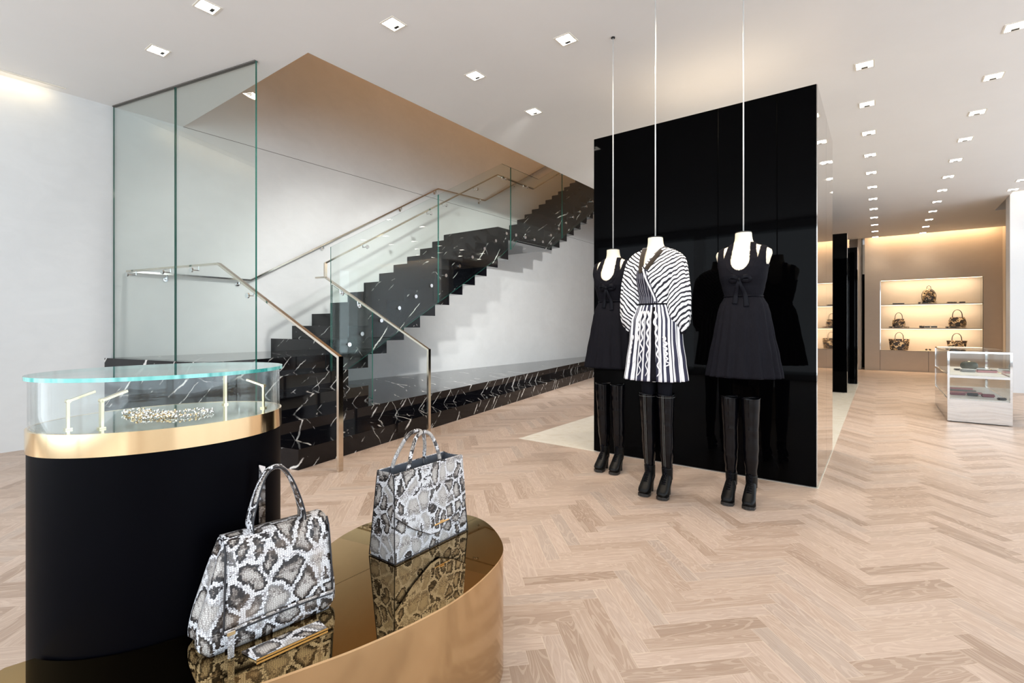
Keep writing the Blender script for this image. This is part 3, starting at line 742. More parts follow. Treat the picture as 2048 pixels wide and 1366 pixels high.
bm = bmesh.new(); prism(bm, oval(0.0), 1.0665, 1.0765, 0, 1); addo('glass_top', bm, ['thin_glass', 'teal_edge'], vt, auto=40)
def vlamp(x, y, ang, h=0.070, arm=0.055, rise=0.018, wdt=0.006):
    bm = bmesh.new()
    box(bm, -0.007, 0.007, -0.007, 0.007, 0.0, 0.004)
    sweep(bm, [(0, 0, 0.003), (0, 0, h)], wdt / 2, 0.003, square=True, up=Vector((1, 0, 0)))
    sweep(bm, [(0, 0, h), (arm, 0, h + rise)], wdt / 2 * 1.2, 0.0028, square=True); cyl(bm, (0, -0.006, h), (0, 1, 0), 0.005, 0.012, 12)
    bmesh.ops.rotate(bm, verts=bm.verts, cent=(0, 0, 0), matrix=Matrix.Rotation(ang, 3, 'Z'))
    o = addo('case_lamp', bm, 'pale_gold', vt, auto=40); o.location = (x - VC.x, y - VC.y, 0.944)
vlamp(-1.612, 0.325, 1.7); vlamp(-1.560, 0.378, 1.75, wdt=0.012); vlamp(-1.545, 0.775, -2.6); vlamp(-1.715, 0.735, -1.5, h=0.112, arm=0.03, rise=0.002, wdt=0.012)
# jewellery
def beads(name, cx, cy, rx, ry, n, r0, label, z=0.944, turns=3, cat='necklace', seed=1, mat='crystal'):
    rnd = random.Random(seed); bm = bmesh.new()
    for i in range(n):
        t = turns * 2 * PI * i / n; k = 1 - 0.16 * ((i * turns // n)); rr = r0 * rnd.uniform(0.6, 1.25)
        px = rx * k * math.cos(t) + rnd.uniform(-1, 1) * r0 * 1.3; py = ry * k * math.sin(t) + rnd.uniform(-1, 1) * r0 * 1.3
        b2 = bmesh.new(); bmesh.ops.create_icosphere(b2, subdivisions=1, radius=rr)
        merge(bm, b2, rnd.choice([0, 0, 1]), Matrix.Translation((px, py, rr + rnd.uniform(0, 2.2) * r0)))
    o = addo(name, bm, [mat, 'gold']); o.location = (cx, cy, z); tag(o, label, cat); return o
M['crystal'] = flat('faceted_crystal', (0.92, 0.90, 0.88), 0.08, 0.85)
beads('crystal_necklace', -1.655, 0.520, 0.055, 0.05, 150, 0.0034, 'silvery crystal necklace heaped at centre of the oval vitrine floor', turns=4, seed=3)
beads('crystal_collar', -1.60, 0.585, 0.045, 0.062, 150, 0.0032, 'crystal collar necklace with gold beads at right of the heaped jewellery', turns=3, seed=5)
beads('crystal_bracelet', -1.745, 0.505, 0.028, 0.03, 70, 0.0034, 'small crystal and gold bracelet behind the heaped necklaces in the vitrine', turns=2, cat='bracelet', seed=8)

# table: an oval hugging the vitrine
ZT = 0.416
front = [(-1.612, 0.215), (-1.56, 0.135), (-1.46, 0.10), (-1.33, 0.155), (-1.23, 0.27), (-1.15, 0.41), (-1.094, 0.541), (-1.057, 0.64), (-1.025, 0.735), (-0.999, 0.847), (-0.985, 0.94), (-0.978, 1.035), (-0.99, 1.166), (-1.028, 1.311), (-1.085, 1.401), (-1.19, 1.485), (-1.30, 1.535), (-1.40, 1.53), (-1.50, 1.46), (-1.59, 1.35), (-1.635, 1.245), (-1.625, 1.14), (-1.592, 1.045), (-1.55, 0.97)]
fr_pts = [(p.x, p.y) for p in catmull([Vector((a, b, 0)) for a, b in front], 6)]
# along the drum front, between its two sides, 4 mm clear
arc = []
for k in range(240):
    t = 2 * PI * k / 240; p = ell(VA + 0.001, VB + 0.001, t); x, y = p[0] + VC.x, p[1] + VC.y
    arc.append((x, y, t))
sel = [a for a in arc if a[0] > VC.x - 0.02 + 0.15 * (a[1] - VC.y) and 0.262 < a[1] < 0.853]
sel.sort(key=lambda a: -a[1])
tab_pts = fr_pts + [(a[0], a[1]) for a in sel]
tb = empty('oval_display_table', (-1.3, 0.9, 0), 0, 'low oval brass table with dark mirrored top carrying the snakeskin bags', 'table')
tp = [(x + 1.3, y - 0.9) for x, y in tab_pts]
bm = bmesh.new(); prism(bm, tp, 0.0, ZT - 0.006); bmesh.ops.recalc_face_normals(bm, faces=bm.faces); addo('brass_drum', bm, 'table_gold', tb, auto=35)
bm = bmesh.new(); prism(bm, tp, ZT - 0.0058, ZT - 0.0002, 0, 1); bmesh.ops.recalc_face_normals(bm, faces=bm.faces); addo('mirrored_top', bm, ['bronze_mirror', 'gold'], tb, auto=35)

# ============================================================ HANDBAGS ON THE TABLE
def tube(bm, pts, r, seg=10, mi=0, rb=None, n=8): sweep(bm, catmull(pts, n), r, rb, seg=seg, mi=mi)
def quadgrid(bm, fn, nu, nv, mi=0):
    V = [[bm.verts.new(fn(i / nu, j / nv)) for j in range(nv + 1)] for i in range(nu + 1)]
    for i in range(nu):
        for j in range(nv):
            bm.faces.new((V[i][j], V[i + 1][j], V[i + 1][j + 1], V[i][j + 1])).material_index = mi
def thick(o, t, off=-1):
    m = o.modifiers.new('solid', 'SOLIDIFY'); m.thickness = t; m.offset = off; return o

# --- bag 2: structured tote. local x along the front, -y is the front face
b2 = empty('snakeskin_tote', (-1.339, 1.245, ZT + 0.001), PI / 2, 'structured black and white snakeskin tote standing on the far end of the table', 'handbag')
Wd, Dp, Hh = 0.356, 0.130, 0.284
def tote_corner(u, zf):      # half depth at height
    return 0.065 * (1 - zf) + 0.042 * zf
def tote_half(zf): return 0.178 - 0.016 * zf
rings = []
for q in range(13):
    zf = q / 12; hw = tote_half(zf); hd = tote_corner(0, zf); z = 0.004 + Hh * zf
    if q == 0: hw -= 0.004; hd -= 0.004; z = 0.0
    ring = []
    N = 14
    for k in range(N): ring.append(Vector((-hw + 2 * hw * k / N, -hd, z)))
    for k in range(6): ring.append(Vector((hw - 0.010 * math.sin(PI * (k / 6)) * zf, -hd + 2 * hd * k / 6, z)))
    for k in range(N): ring.append(Vector((hw - 2 * hw * k / N, hd, z)))
    for k in range(6): ring.append(Vector((-hw + 0.010 * math.sin(PI * (k / 6)) * zf, hd - 2 * hd * k / 6, z)))
    rings.append(ring)
bm = bmesh.new(); loft(bm, rings, 0, True, False); addo('body', bm, 'snake_b', b2, auto=50)
bm = bmesh.new(); loft(bm, [[Vector((v.x * 0.975, v.y * 0.93, v.z)) for v in rings[-1]], [Vector((v.x * 0.96, v.y * 0.9, v.z - 0.03)) for v in rings[-3]]], 0, False, True)
addo('lining', bm, 'lining', b2)
# front flap with V bottom
bm = bmesh.new()
fl = [(-0.172, 0.150), (-0.178 + 0.012, 0.150), (-0.012, 0.045), (0.05, 0.052), (0.166, 0.112), (0.168, 0.150), (0.168, 0.292), (-0.166, 0.292)]
fl = [(-0.170, 0.152), (-0.100, 0.095), (-0.020, 0.050), (0.02, 0.046), (0.10, 0.080), (0.170, 0.125), (0.166, 0.288), (-0.162, 0.288)]
def fy(z): return -(tote_corner(0, z / Hh)) - 0.004
slab3(bm, [(x, fy(z), z) for x, z in fl], (0, -0.004, 0)); addo('flap', bm, 'snake_b', b2)
bm = bmesh.new()
sweep(bm, [(x, fy(z) - 0.003, z) for x, z in fl[:6]], 0.0016, seg=6); addo('flap_edge', bm, 'piping', b2)
for sx in (-1, 1):
    bm = bmesh.new(); sweep(bm, [(sx * 0.178, -0.066, 0.002), (sx * 0.162, -0.043, 0.286)], 0.0018, seg=6); sweep(bm, [(sx * 0.178, 0.066, 0.002), (sx * 0.162, 0.043, 0.286)], 0.0018, seg=6)
    sweep(bm, [(sx * 0.177, -0.066, 0.002), (sx * 0.177, 0.066, 0.002)], 0.0018, seg=6); addo('side_piping', bm, 'piping', b2)
bm = bmesh.new(); sweep(bm, [(-0.176, -0.067, 0.003), (0.176, -0.067, 0.003)], 0.002, seg=6); addo('bottom_piping', bm, 'piping', b2)
bm = bmesh.new(); sweep(bm, [(-0.162, -0.044, 0.288), (0.162, -0.044, 0.288)], 0.0025, seg=6); sweep(bm, [(-0.162, 0.044, 0.288), (0.162, 0.044, 0.288)], 0.002, seg=6); addo('top_piping', bm, 'snake_b', b2)
bm = bmesh.new(); box(bm, 0.000, 0.076, -0.0685, -0.0615, 0.071, 0.077, bev=0.0015); box(bm, 0.028, 0.048, -0.070, -0.064, 0.077, 0.083, bev=0.001); addo('clasp_bar', bm, 'gold', b2, auto=40)
for yy, dx in ((-0.040, 0.0), (0.040, 0.0)):
    bm = bmesh.new(); tube(bm, [(-0.105, yy, 0.262), (-0.095, yy, 0.30), (-0.075, yy * 0.8, 0.345), (-0.045, yy * 0.55, 0.388), (-0.01, yy * 0.45, 0.402), (0.025, yy * 0.5, 0.388), (0.045, yy * 0.75, 0.345), (0.052, yy, 0.30), (0.055, yy, 0.262)], 0.0068, seg=10)
    addo('handle', bm, 'snake_b', b2, smooth=True)
    for x_ in (-0.105, 0.055):
        bm = bmesh.new(); box(bm, x_ - 0.008, x_ + 0.008, yy - 0.003 + (0.006 if yy < 0 else -0.006), yy + 0.003 + (0.006 if yy < 0 else -0.006), 0.235, 0.285, bev=0.001); addo('handle_tab', bm, 'lining', b2)

# --- bag 1: slouchy satchel with flap
b1 = empty('snakeskin_satchel', (-1.311, 0.662, ZT + 0.001), PI / 2 - 0.145, 'large flared grey snakeskin satchel with front flap hanging on display hook, nearest bag', 'handbag')
def sat_ring(zf):
    hw = 0.152 + 0.006 * math.sin(PI * zf) - 0.028 * zf ** 1.6
    hf = 0.070 - 0.038 * zf           # front depth
    hb = 0.046 * (1 - zf) ** 0.8 + 0.026
    return hw, hf, hb
rings = []
H1 = 0.245
for q in range(15):
    zf = q / 14; hw, hf, hb = sat_ring(zf); z = H1 * zf
    if q == 0: hw -= 0.008; hf -= 0.008; hb -= 0.008
    if q == 14: hb = 0.028; hf = 0.030
    bul = 0.026 * math.sin(PI * min(1, (zf * 1.5) ** 0.7)) * (1 - zf) if zf < 0.666 else 0
    ring = []; N = 14; ox_ = 0.020 * zf
    for k in range(N): ring.append(Vector((-hw + 2 * hw * k / N, -hf - 0.004 * math.sin(PI * k / N), z)))
    for k in range(8):
        f_ = k / 8; ring.append(Vector((hw + (bul * math.sin(PI * f_) + 0.010 * math.sin(3 * PI * f_)) * (1 - zf), -hf + (hf + hb) * f_, z)))
    for k in range(N): ring.append(Vector((hw - 2 * hw * k / N, hb, z)))
    for k in range(8):
        f_ = k / 8; ring.append(Vector((-hw - (bul * math.sin(PI * f_) + 0.010 * math.sin(3 * PI * f_)) * (1 - zf), hb - (hf + hb) * f_, z)))
    rings.append([v + Vector((ox_, 0, 0)) for v in ring])
bm = bmesh.new(); loft(bm, rings, 0, True, True); addo('body', bm, 'snake_a', b1, smooth=True)
# flap over top and front
def flapf(u, v):
    x = -0.118 + 0.268 * u
    # v 0 = back top edge, .25 = front top edge, 1 = lower front edge
    if v < 0.22: y = 0.025 - (0.060) * (v / 0.22); z = H1 + 0.006 + 0.004 * math.sin(PI * v / 0.22)
    else:
        f_ = (v - 0.22) / 0.78; zlow = 0.052 + 0.004 * math.sin(PI * u)
        z = (H1 + 0.006) * (1 - f_) + zlow * f_
        zf = z / H1; hw, hf, hb = sat_ring(min(1, max(0, zf))); y = -hf - 0.012 - 0.004 * math.sin(PI * f_)
        if f_ < 0.1: y = y * (f_ / 0.1) + (-0.035) * (1 - f_ / 0.1)
    taper = 1 - 0.05 * (1 - v)
    return Vector((x + 0.016 * (1 - v) * (1 - u), y, z))
bm = bmesh.new(); quadgrid(bm, flapf, 20, 26); o = thick(addo('flap', bm, 'snake_a', b1, smooth=True), 0.0045, 1)
for u_ in (0, 1):
    bm = bmesh.new(); sweep(bm, [flapf(u_, v / 26) + Vector((-0.001 + 0.002 * u_, -0.002, 0)) for v in range(6, 27)], 0.0022, seg=6); addo('flap_edge', bm, 'piping', b1)
bm = bmesh.new(); sweep(bm, [flapf(u / 20, 1.0) + Vector((0, -0.006, 0.002)) for u in range(0, 21)], 0.0035, seg=8); addo('flap_rolled_hem', bm, 'snake_b', b1, smooth=True)
bm = bmesh.new(); sweep(bm, [flapf(u / 20, 1.0) + Vector((0, -0.005, -0.005)) for u in range(0, 21)], 0.0018, seg=6); addo('flap_hem_shadow', bm, 'piping', b1)
# pull tab hanging at the flap corner
bm = bmesh.new(); box(bm, -0.117, -0.103, -0.104, -0.100, 0.002, 0.062, bev=0.0012); pt = addo('pull_tab', bm, 'snake_b', b1)
bm = bmesh.new(); box(bm, -0.119, -0.101, -0.1055, -0.0985, 0.056, 0.066, bev=0.001); addo('clip', bm, 'chrome', pt)
# handle: flat strap, arched
hp = catmull([(-0.036, 0.0, 0.245), (-0.038, 0.0, 0.275), (-0.026, 0.0, 0.325), (-0.010, 0.0, 0.372), (0.012, 0.002, 0.400), (0.038, 0.0, 0.402), (0.062, 0.0, 0.372), (0.082, 0.0, 0.320), (0.094, 0.0, 0.272), (0.095, 0.0, 0.245)], 6)
nn = len(hp)
wd = [0.030 - 0.0175 * math.sin(PI * i / (nn - 1)) ** 2 for i in range(nn)]
bm = bmesh.new(); sweep(bm, hp, wd, [0.0042 + 0.002 * math.sin(PI * i / (nn - 1)) for i in range(nn)], seg=14, up=Vector((-1, 0, 0.2))); addo('handle', bm, 'snake_a', b1, smooth=True)
bm = bmesh.new(); sweep(bm, [p + Vector((0, -wd[i], 0)) for i, p in enumerate(hp)], 0.0022, seg=6); addo('handle_edge', bm, 'piping', b1, smooth=True)
# clutch lying under the front of the satchel
cl = empty('snakeskin_clutch', (-1.178, 0.655, ZT + 0.001), PI / 2 - 0.19, 'flat bluish snakeskin clutch with thin gold edge lying before the satchel', 'clutch bag')
bm = bmesh.new(); slab3(bm, [(-0.080, -0.024, 0), (0.088, -0.015, 0), (0.086, 0.03, 0), (-0.100, 0.03, 0)], (0, 0, 0.005)); addo('panel', bm, 'snake_a', cl)
bm = bmesh.new(); slab3(bm, [(-0.082, -0.0262, 0), (0.090, -0.0172, 0), (0.090, -0.0155, 0), (-0.082, -0.0245, 0)], (0, 0, 0.005)); addo('gold_edge', bm, 'gold', cl)
# display hook stand behind the satchel
hk = empty('bag_stand', (-1.408, 0.700, ZT + 0.0002), 0, 'polished chrome bag stand whose hook holds up the satchel handle', 'display stand')
bm = bmesh.new(); box(bm, -0.010, 0.014, -0.018, 0.018, 0.0, 0.004); addo('foot', bm, 'chrome', hk)
bm = bmesh.new(); sweep(bm, [(-0.0, 0, 0.004), (-0.0, 0, 0.392)], 0.009, 0.005, square=True, up=Vector((1, 0, 0))); addo('upright', bm, 'chrome', hk)
bm = bmesh.new(); sweep(bm, [(-0.005, 0, 0.398), (0.085, 0.006, 0.398)], 0.009, 0.005, square=True); addo('hook_arm', bm, 'chrome', hk)

# ============================================================ DRESS FORMS
TORSO = [(1.02, .150, .100, 0.0, 2.3), (1.08, .168, .112, 0.0, 2.3), (1.20, .166, .112, 0.0, 2.3), (1.32, .130, .092, 0.0, 2.2), (1.40, .108, .080, 0.0, 2.2),
         (1.46, .122, .088, -0.006, 2.2), (1.53, .136, .108, -0.014, 2.3), (1.58, .142, .108, -0.012, 2.4), (1.63, .160, .098, -0.004, 2.5), (1.68, .174, .080, 0.004, 2.5),
         (1.705, .168, .068, 0.008, 2.4), (1.725, .130, .062, 0.010, 2.2), (1.742, .086, .058, 0.010, 2.1), (1.758, .060, .055, 0.008, 2.0), (1.79, .053, .052, 0.004, 2.0), (1.822, .051, .051, 0.0, 2.0)]
def trow(z, off=0.0, seg=72, fn=None):
    a, b, cy, n = interp(TORSO, z); return sell(0, cy, z, a + off, b + off, n, seg, fn)
def tzs(z0, z1, n): return [z0 + (z1 - z0) * i / n for i in range(n + 1)]
form0 = None
def make_form(x, y, label):
    r = empty('dress_form', (x, y, 0), 0, label, 'mannequin', None)
    bm = bmesh.new(); rows = [trow(z) for z in tzs(1.02, 1.822, 60)]
    loft(bm, rows, 0, True, True); addo('torso', bm, 'mannequin', r, auto=50)
    bm = bmesh.new(); prism(bm, [(0.049 * math.cos(2 * PI * k / 32), 0.049 * math.sin(2 * PI * k / 32)) for k in range(32)], 1.8225, 1.829); addo('neck_cap', bm, 'black_plastic', r)
    bm = bmesh.new(); cyl(bm, (0, 0, 1.829), (0, 0, 1), 0.0045, CEIL - 0.006 - 1.829, 12); addo('suspension_rod', bm, 'white_metal', r, smooth=True)
    bm = bmesh.new(); cyl(bm, (0, 0, CEIL - 0.008), (0, 0, 1), 0.016, 0.007, 20); addo('ceiling_plate', bm, 'black_plastic', r)
    return r
FL = (-1.764, 3.755); FM = (-1.282, 3.42); FR = (-0.740, 3.59)
make_form(*FL, 'cream headless dress form on a thin rod, leftmost, beside the black volume edge')
make_form(*FM, 'cream headless dress form on a thin rod, wearing the striped dress')
make_form(*FR, 'cream headless dress form on a thin rod, rightmost of the three')

def covered_black(x, z):
    ax = abs(x)
    if z < 1.63:
        if ((ax / 0.058) ** 2 + ((z - 1.635) / 0.072) ** 2) < 1: return False
    elif ax < 0.058 - 0.005 * (z - 1.63) / 0.12: return False
    if z > 1.640:
        f = (z - 1.640) / 0.09; lo = 0.103 - 0.020 * f; hi = 0.103 + 0.014 * f
        if lo < ax < hi: return False
    if z > 1.60 and ax > 0.146 + 0.0 * z: return False
    if z > 1.60 and 1.60 <= z <= 1.64 and ax > 0.146: return False
    return z < 1.752
def make_black_dress(x, y, label, rz=0):
    r = empty('black_dress', (x, y, 0), rz, label, 'dress', None)
    bm = bmesh.new(); seg = 300; zs = tzs(1.388, 1.755, 110)
    rows = [trow(z, 0.006, seg) for z in zs]
    V = [[bm.verts.new(p) for p in row] for row in rows]
    for i in range(len(rows) - 1):
        for j in range(seg):
            q = (V[i][j], V[i][(j + 1) % seg], V[i + 1][(j + 1) % seg], V[i + 1][j])
            c = sum((v.co for v in q), Vector()) / 4
            if covered_black(c.x, c.z): bm.faces.new(q)
    bmesh.ops.delete(bm, geom=[v for v in bm.verts if not v.link_faces], context='VERTS')
    thick(addo('bodice', bm, 'black_cloth', r, smooth=True), 0.004, 1)
    # yoke band around the neckline
    bm = bmesh.new()
    pts = []
    for k in range(25):
        t = PI + PI * k / 24; px, pz = 0.085 * math.cos(t), 1.632 + 0.098 * math.sin(t)
        a, b, cy, n = interp(TORSO, pz); yy = cy - (b + 0.010) * (1 - abs(px / (a + .01)) ** n) ** (1 / n); pts.append((px, yy, pz))
    sweep(bm, pts, 0.0016, seg=6); addo('neckline_seam', bm, 'black_satin', r)
    # skirt
    def folds(t, z):
        f = min(1, max(0, (1.395 - z) / 0.45)); side = 0.35 + 0.65 * abs(math.cos(t)) ** 0.7
        return 1 + (0.012 + 0.05 * f) * side * math.sin(17 * t + 1.3 * math.sin(3 * t)) + 0.012 * f * math.sin(31 * t)
    SK_ = [(0.862, .226, .185, 2.15), (1.0, .205, .168, 2.15), (1.16, .178, .148, 2.2), (1.28, .160, .130, 2.2), (1.34, .146, .114, 2.2), (1.375, .128, .098, 2.2), (1.395, .116, .090, 2.2)]
    rows = []
    for z in tzs(0.862, 1.395, 40):
        a, b, n = interp(SK_, z); rows.append(sell(0, 0, z, a, b, n, 168, folds))
    bm = bmesh.new(); loft(bm, rows, 0, False, False); thick(addo('skirt', bm, 'black_cloth', r, smooth=True), 0.003, -1)
    bm = bmesh.new(); sweep(bm, sell(0, 0, 1.398, 0.119, 0.093, 2.2, 48), 0.005, seg=8, closed=True); addo('waist_piping', bm, 'black_satin', r, smooth=True)
    # bow
    def loop(s_):
        P = [(0, -0.122, 1.505), (s_ * 0.030, -0.134, 1.522), (s_ * 0.058, -0.124, 1.520), (s_ * 0.062, -0.118, 1.500), (s_ * 0.040, -0.124, 1.492), (0, -0.124, 1.502)]
        bm = bmesh.new(); sweep(bm, catmull(P, 5), 0.014, 0.003, seg=8, up=Vector((0, -1, 0.2))); return addo('bow_loop', bm, 'black_satin', bow, smooth=True)
    bm = bmesh.new(); box(bm, -0.010, 0.010, -0.138, -0.118, 1.488, 1.516, bev=0.006); bow = addo('bow', bm, 'black_satin', r, smooth=True)
    loop(-1); loop(1)
    for s_, e in ((-1, (-0.030, 1.345)), (1, (0.042, 1.325))):
        bm = bmesh.new(); sweep(bm, catmull([(0, -0.130, 1.50), (s_ * 0.012, -0.128, 1.46), (e[0] * 0.8, -0.112, 1.40), (e[0], -0.118, e[1])], 5), [0.008 + 0.0006 * i for i in range(16)], 0.002, seg=8, up=Vector((0, -1, 0)))
        addo('bow_tail', bm, 'black_satin', bow, smooth=True)
    return r
make_black_dress(*FL, 'black sleeveless dress with scooped neck and bow on the leftmost form')
make_black_dress(*FR, 'black sleeveless dress with scooped neck and bow on the rightmost form')

# striped dress
sd = empty('striped_dress', (*FM, 0), 0, 'black and white striped dress with batwing sleeves and ruffled skirt, middle form', 'dress')
bm = bmesh.new(); seg = 260
def cov_mid(x, y, z):
    if y > 0.02: return z < 1.745
    vl = -0.030 + 0.0  # bottom of the V sits left of centre
    if z > 1.588:
        f = (z - 1.588) / 0.165
        if -0.048 - 0.012 * f < x < -0.042 + 0.125 * f - 0.02: return False
    return z < 1.748
rows = []
BL = [(1.345, .122, .092, 0.0, 2.2), (1.40, .126, .092, 0.0, 2.3), (1.46, .150, .104, -.006, 2.4), (1.53, .160, .122, -.012, 2.4), (1.60, .168, .116, -.008, 2.4), (1.66, .176, .098, 0.0, 2.4), (1.70, .172, .082, .006, 2.4), (1.725, .138, .072, .010, 2.2), (1.742, .094, .066, .010, 2.1), (1.752, .078, .062, .010, 2.1)]
uvl = bm.loops.layers.uv.new('uv')
zs = tzs(1.345, 1.752, 80)
for z in zs:
    a, b, cy, n = interp(BL, z); rows.append(sell(0, cy, z, a, b, n, seg, lambda t, zz: 1 + 0.010 * math.sin(24 * t)))
V = [[bm.verts.new(p) for p in row] for row in rows]
for i in range(len(rows) - 1):
    for j in range(seg):
        q = (V[i][j], V[i][(j + 1) % seg], V[i + 1][(j + 1) % seg], V[i + 1][j]); c = sum((v.co for v in q), Vector()) / 4
        if cov_mid(c.x, c.y, c.z):
            f = bm.faces.new(q)
            for l_, qq in zip(f.loops, ((j / seg, i / 80), ((j + 1) / seg, i / 80), ((j + 1) / seg, (i + 1) / 80), (j / seg, (i + 1) / 80))): l_[uvl].uv = qq
            # centre wrap panel is dark pinstripe
            lim_r = -0.035 + (1.588 - c.z) * 0.33 + 0.0
            if c.y < 0 and c.z < 1.59 and -0.092 < c.x < min(0.05, lim_r + 0.015): f.material_index = 1
bmesh.ops.delete(bm, geom=[v for v in bm.verts if not v.link_faces], context='VERTS')
thick(addo('blouse', bm, ['stripe_diag', 'stripe_dark'], sd, smooth=True), 0.003, 1)
# collar bands following the V
def surf_mid(x, z, off):
    a, b, cy, n = interp(BL, min(z, 1.75)); a += off; b += off
    k = max(0.0, 1 - abs(x / a) ** n); return Vector((x, cy - b * k ** (1 / n), z))
for side, P in (('l', [(-0.062, 1.752), (-0.062, 1.70), (-0.060, 1.64), (-0.056, 1.588), (-0.052, 1.57)]), ('r', [(0.080, 1.750), (0.058, 1.71), (0.026, 1.66), (-0.002, 1.615), (-0.018, 1.592)])):
    bm = bmesh.new(); sweep(bm, catmull([surf_mid(x, z, 0.006) for x, z in P], 4), 0.017, 0.003, seg=10, up=Vector((0, -1, 0.1))); addo('collar', bm, 'collar', sd, smooth=True)
bm = bmesh.new(); sweep(bm, catmull([surf_mid(x, z, 0.006) for x, z in ((-0.040, 1.592), (-0.018, 1.53), (0.006, 1.46), (0.026, 1.40), (0.034, 1.37))], 4), 0.006, 0.003, seg=8, up=Vector((0, -1, 0.1))); addo('wrap_edge', bm, 'white_silk', sd, smooth=True)
# batwing sleeves
for s_ in (-1, 1):
    path = [(s_ * 0.115, 0.0, 1.715), (s_ * 0.150, 0.0, 1.660), (s_ * 0.160, -0.005, 1.580), (s_ * 0.165, -0.010, 1.480), (s_ * 0.166, -0.012, 1.380), (s_ * 0.170, -0.012, 1.290), (s_ * 0.180, -0.010, 1.225), (s_ * 0.192, -0.008, 1.190), (s_ * 0.194, -0.008, 1.170)]
    rad = [0.030, 0.056, 0.070, 0.080, 0.084, 0.080, 0.062, 0.034, 0.020]
    cp = catmull(path, 6); m_ = len(cp); rings = []
    for i, p in enumerate(cp):
        f_ = i / (m_ - 1) * (len(rad) - 1); k0 = min(int(f_), len(rad) - 2); rr = rad[k0] + (rad[k0 + 1] - rad[k0]) * (f_ - k0)
        ring = []
        for j in range(56):
            t = 2 * PI * j / 56; fold = 1 + 0.05 * math.sin(7 * t + 5 * i / m_) + 0.025 * math.sin(13 * t - 9 * i / m_)
            ring.append(Vector((p.x + rr * fold * math.cos(t), p.y + rr * 1.02 * fold * math.sin(t), p.z + 0.012 * math.sin(2 * t + i * 0.3))))
        rings.append(ring)
    bm = bmesh.new(); loft(bm, rings, 0, True, True); addo('sleeve', bm, 'stripe_diag', sd, smooth=True)
    bm = bmesh.new(); loft(bm, [sell(s_ * 0.194, -0.008, z, a, a, 2, 20) for z, a in ((1.178, 0.022), (1.165, 0.024), (1.150, 0.022), (1.146, 0.018))], 0, True, True); addo('cuff', bm, 'black_cloth', sd, smooth=True)
# skirt
bm = bmesh.new(); uvl = bm.loops.layers.uv.new('uv')
def f2(t, z):
    f = min(1, max(0, (1.355 - z) / 0.4)); return 1 + (0.02 + 0.035 * f) * math.sin(22 * t + math.sin(4 * t))
rows = []
SM = [(0.822, .212, .165, 2.2), (0.95, .196, .152, 2.2), (1.10, .178, .138, 2.2), (1.24, .172, .126, 2.2), (1.32, .142, .104, 2.2), (1.355, .122, .094, 2.2)]
for z in tzs(0.822, 1.355, 36):
    a, b, n = interp(SM, z); rows.append([v + Vector((0.003, 0, 0)) for v in sell(0, 0, z, a, b, n, 220, f2)])
loft(bm, rows, 0, False, False, True, uvl); thick(addo('skirt', bm, 'stripe_vert', sd, smooth=True), 0.003, -1)
bm = bmesh.new(); sweep(bm, sell(0, 0, 1.352, 0.126, 0.097, 2.2, 48), 0.006, seg=8, closed=True); addo('waist_cord', bm, 'black_cloth', sd, smooth=True)
rnd = random.Random(4)
for x0 in (-0.155, -0.100, -0.048, 0.006, 0.088, 0.150):
    bm = bmesh.new(); P = []; zt, zb = (1.30 if abs(x0) < 0.11 else 1.13), (0.86 if abs(x0) < 0.11 else 0.93); n_ = 12
    for i in range(n_ + 1):
        z = zt + (zb - zt) * i / n_; a, b, nq = interp(SM, z); k = 0.55 + 0.45 * (1.30 - z) / 0.44; x = x0 * k + 0.011 * (1 if i % 2 else -1) * rnd.uniform(0.5, 1.3)
        y = -(b * 1.06 + 0.004) * max(0.0, 1 - abs(x / (a * 1.04)) ** nq) ** (1 / nq) - 0.004 - 0.012 * (i % 2)
        P.append((x, y, z))
    wv = [0.0105 - 0.0065 * (i / (4 * n_)) for i in range(4 * n_ + 1)]
    sweep(bm, catmull(P, 4), wv, 0.0016, seg=6, up=Vector((0, -1, 0))); addo('ruffle', bm, 'white_silk', sd, smooth=True)
bm = bmesh.new(); P = []
for i in range(13):
    z = 1.33 - 0.505 * i / 12; a, b, nq = interp(SM, z); x = 0.030 + 0.022 * i / 12; P.append((x, -(b * 1.05 + 0.004) * max(0.0, 1 - abs(x / (a * 1.04)) ** nq) ** (1 / nq) - 0.002, z))
sweep(bm, P, [0.010 + 0.010 * i / 12 for i in range(13)], 0.002, seg=8, up=Vector((0, -1, 0))); addo('black_panel', bm, 'black_cloth', sd, smooth=True)
bm = bmesh.new()
for sx in (-1, 1): loft(bm, [sell(sx * 0.060 , 0.0, z, a, a * 1.05, 2.1, 24) for z, a in ((0.64, 0.040), (0.70, 0.044), (0.80, 0.050), (0.92, 0.054), (1.015, 0.056))], 0, True, True)
o = addo('black_leggings', bm, 'black_cloth', None, smooth=True); o.location = (FM[0] + 0.004, FM[1] + 0.012, 0); tag(o, 'black leggings between the striped dress and its over-knee boots', 'leggings')

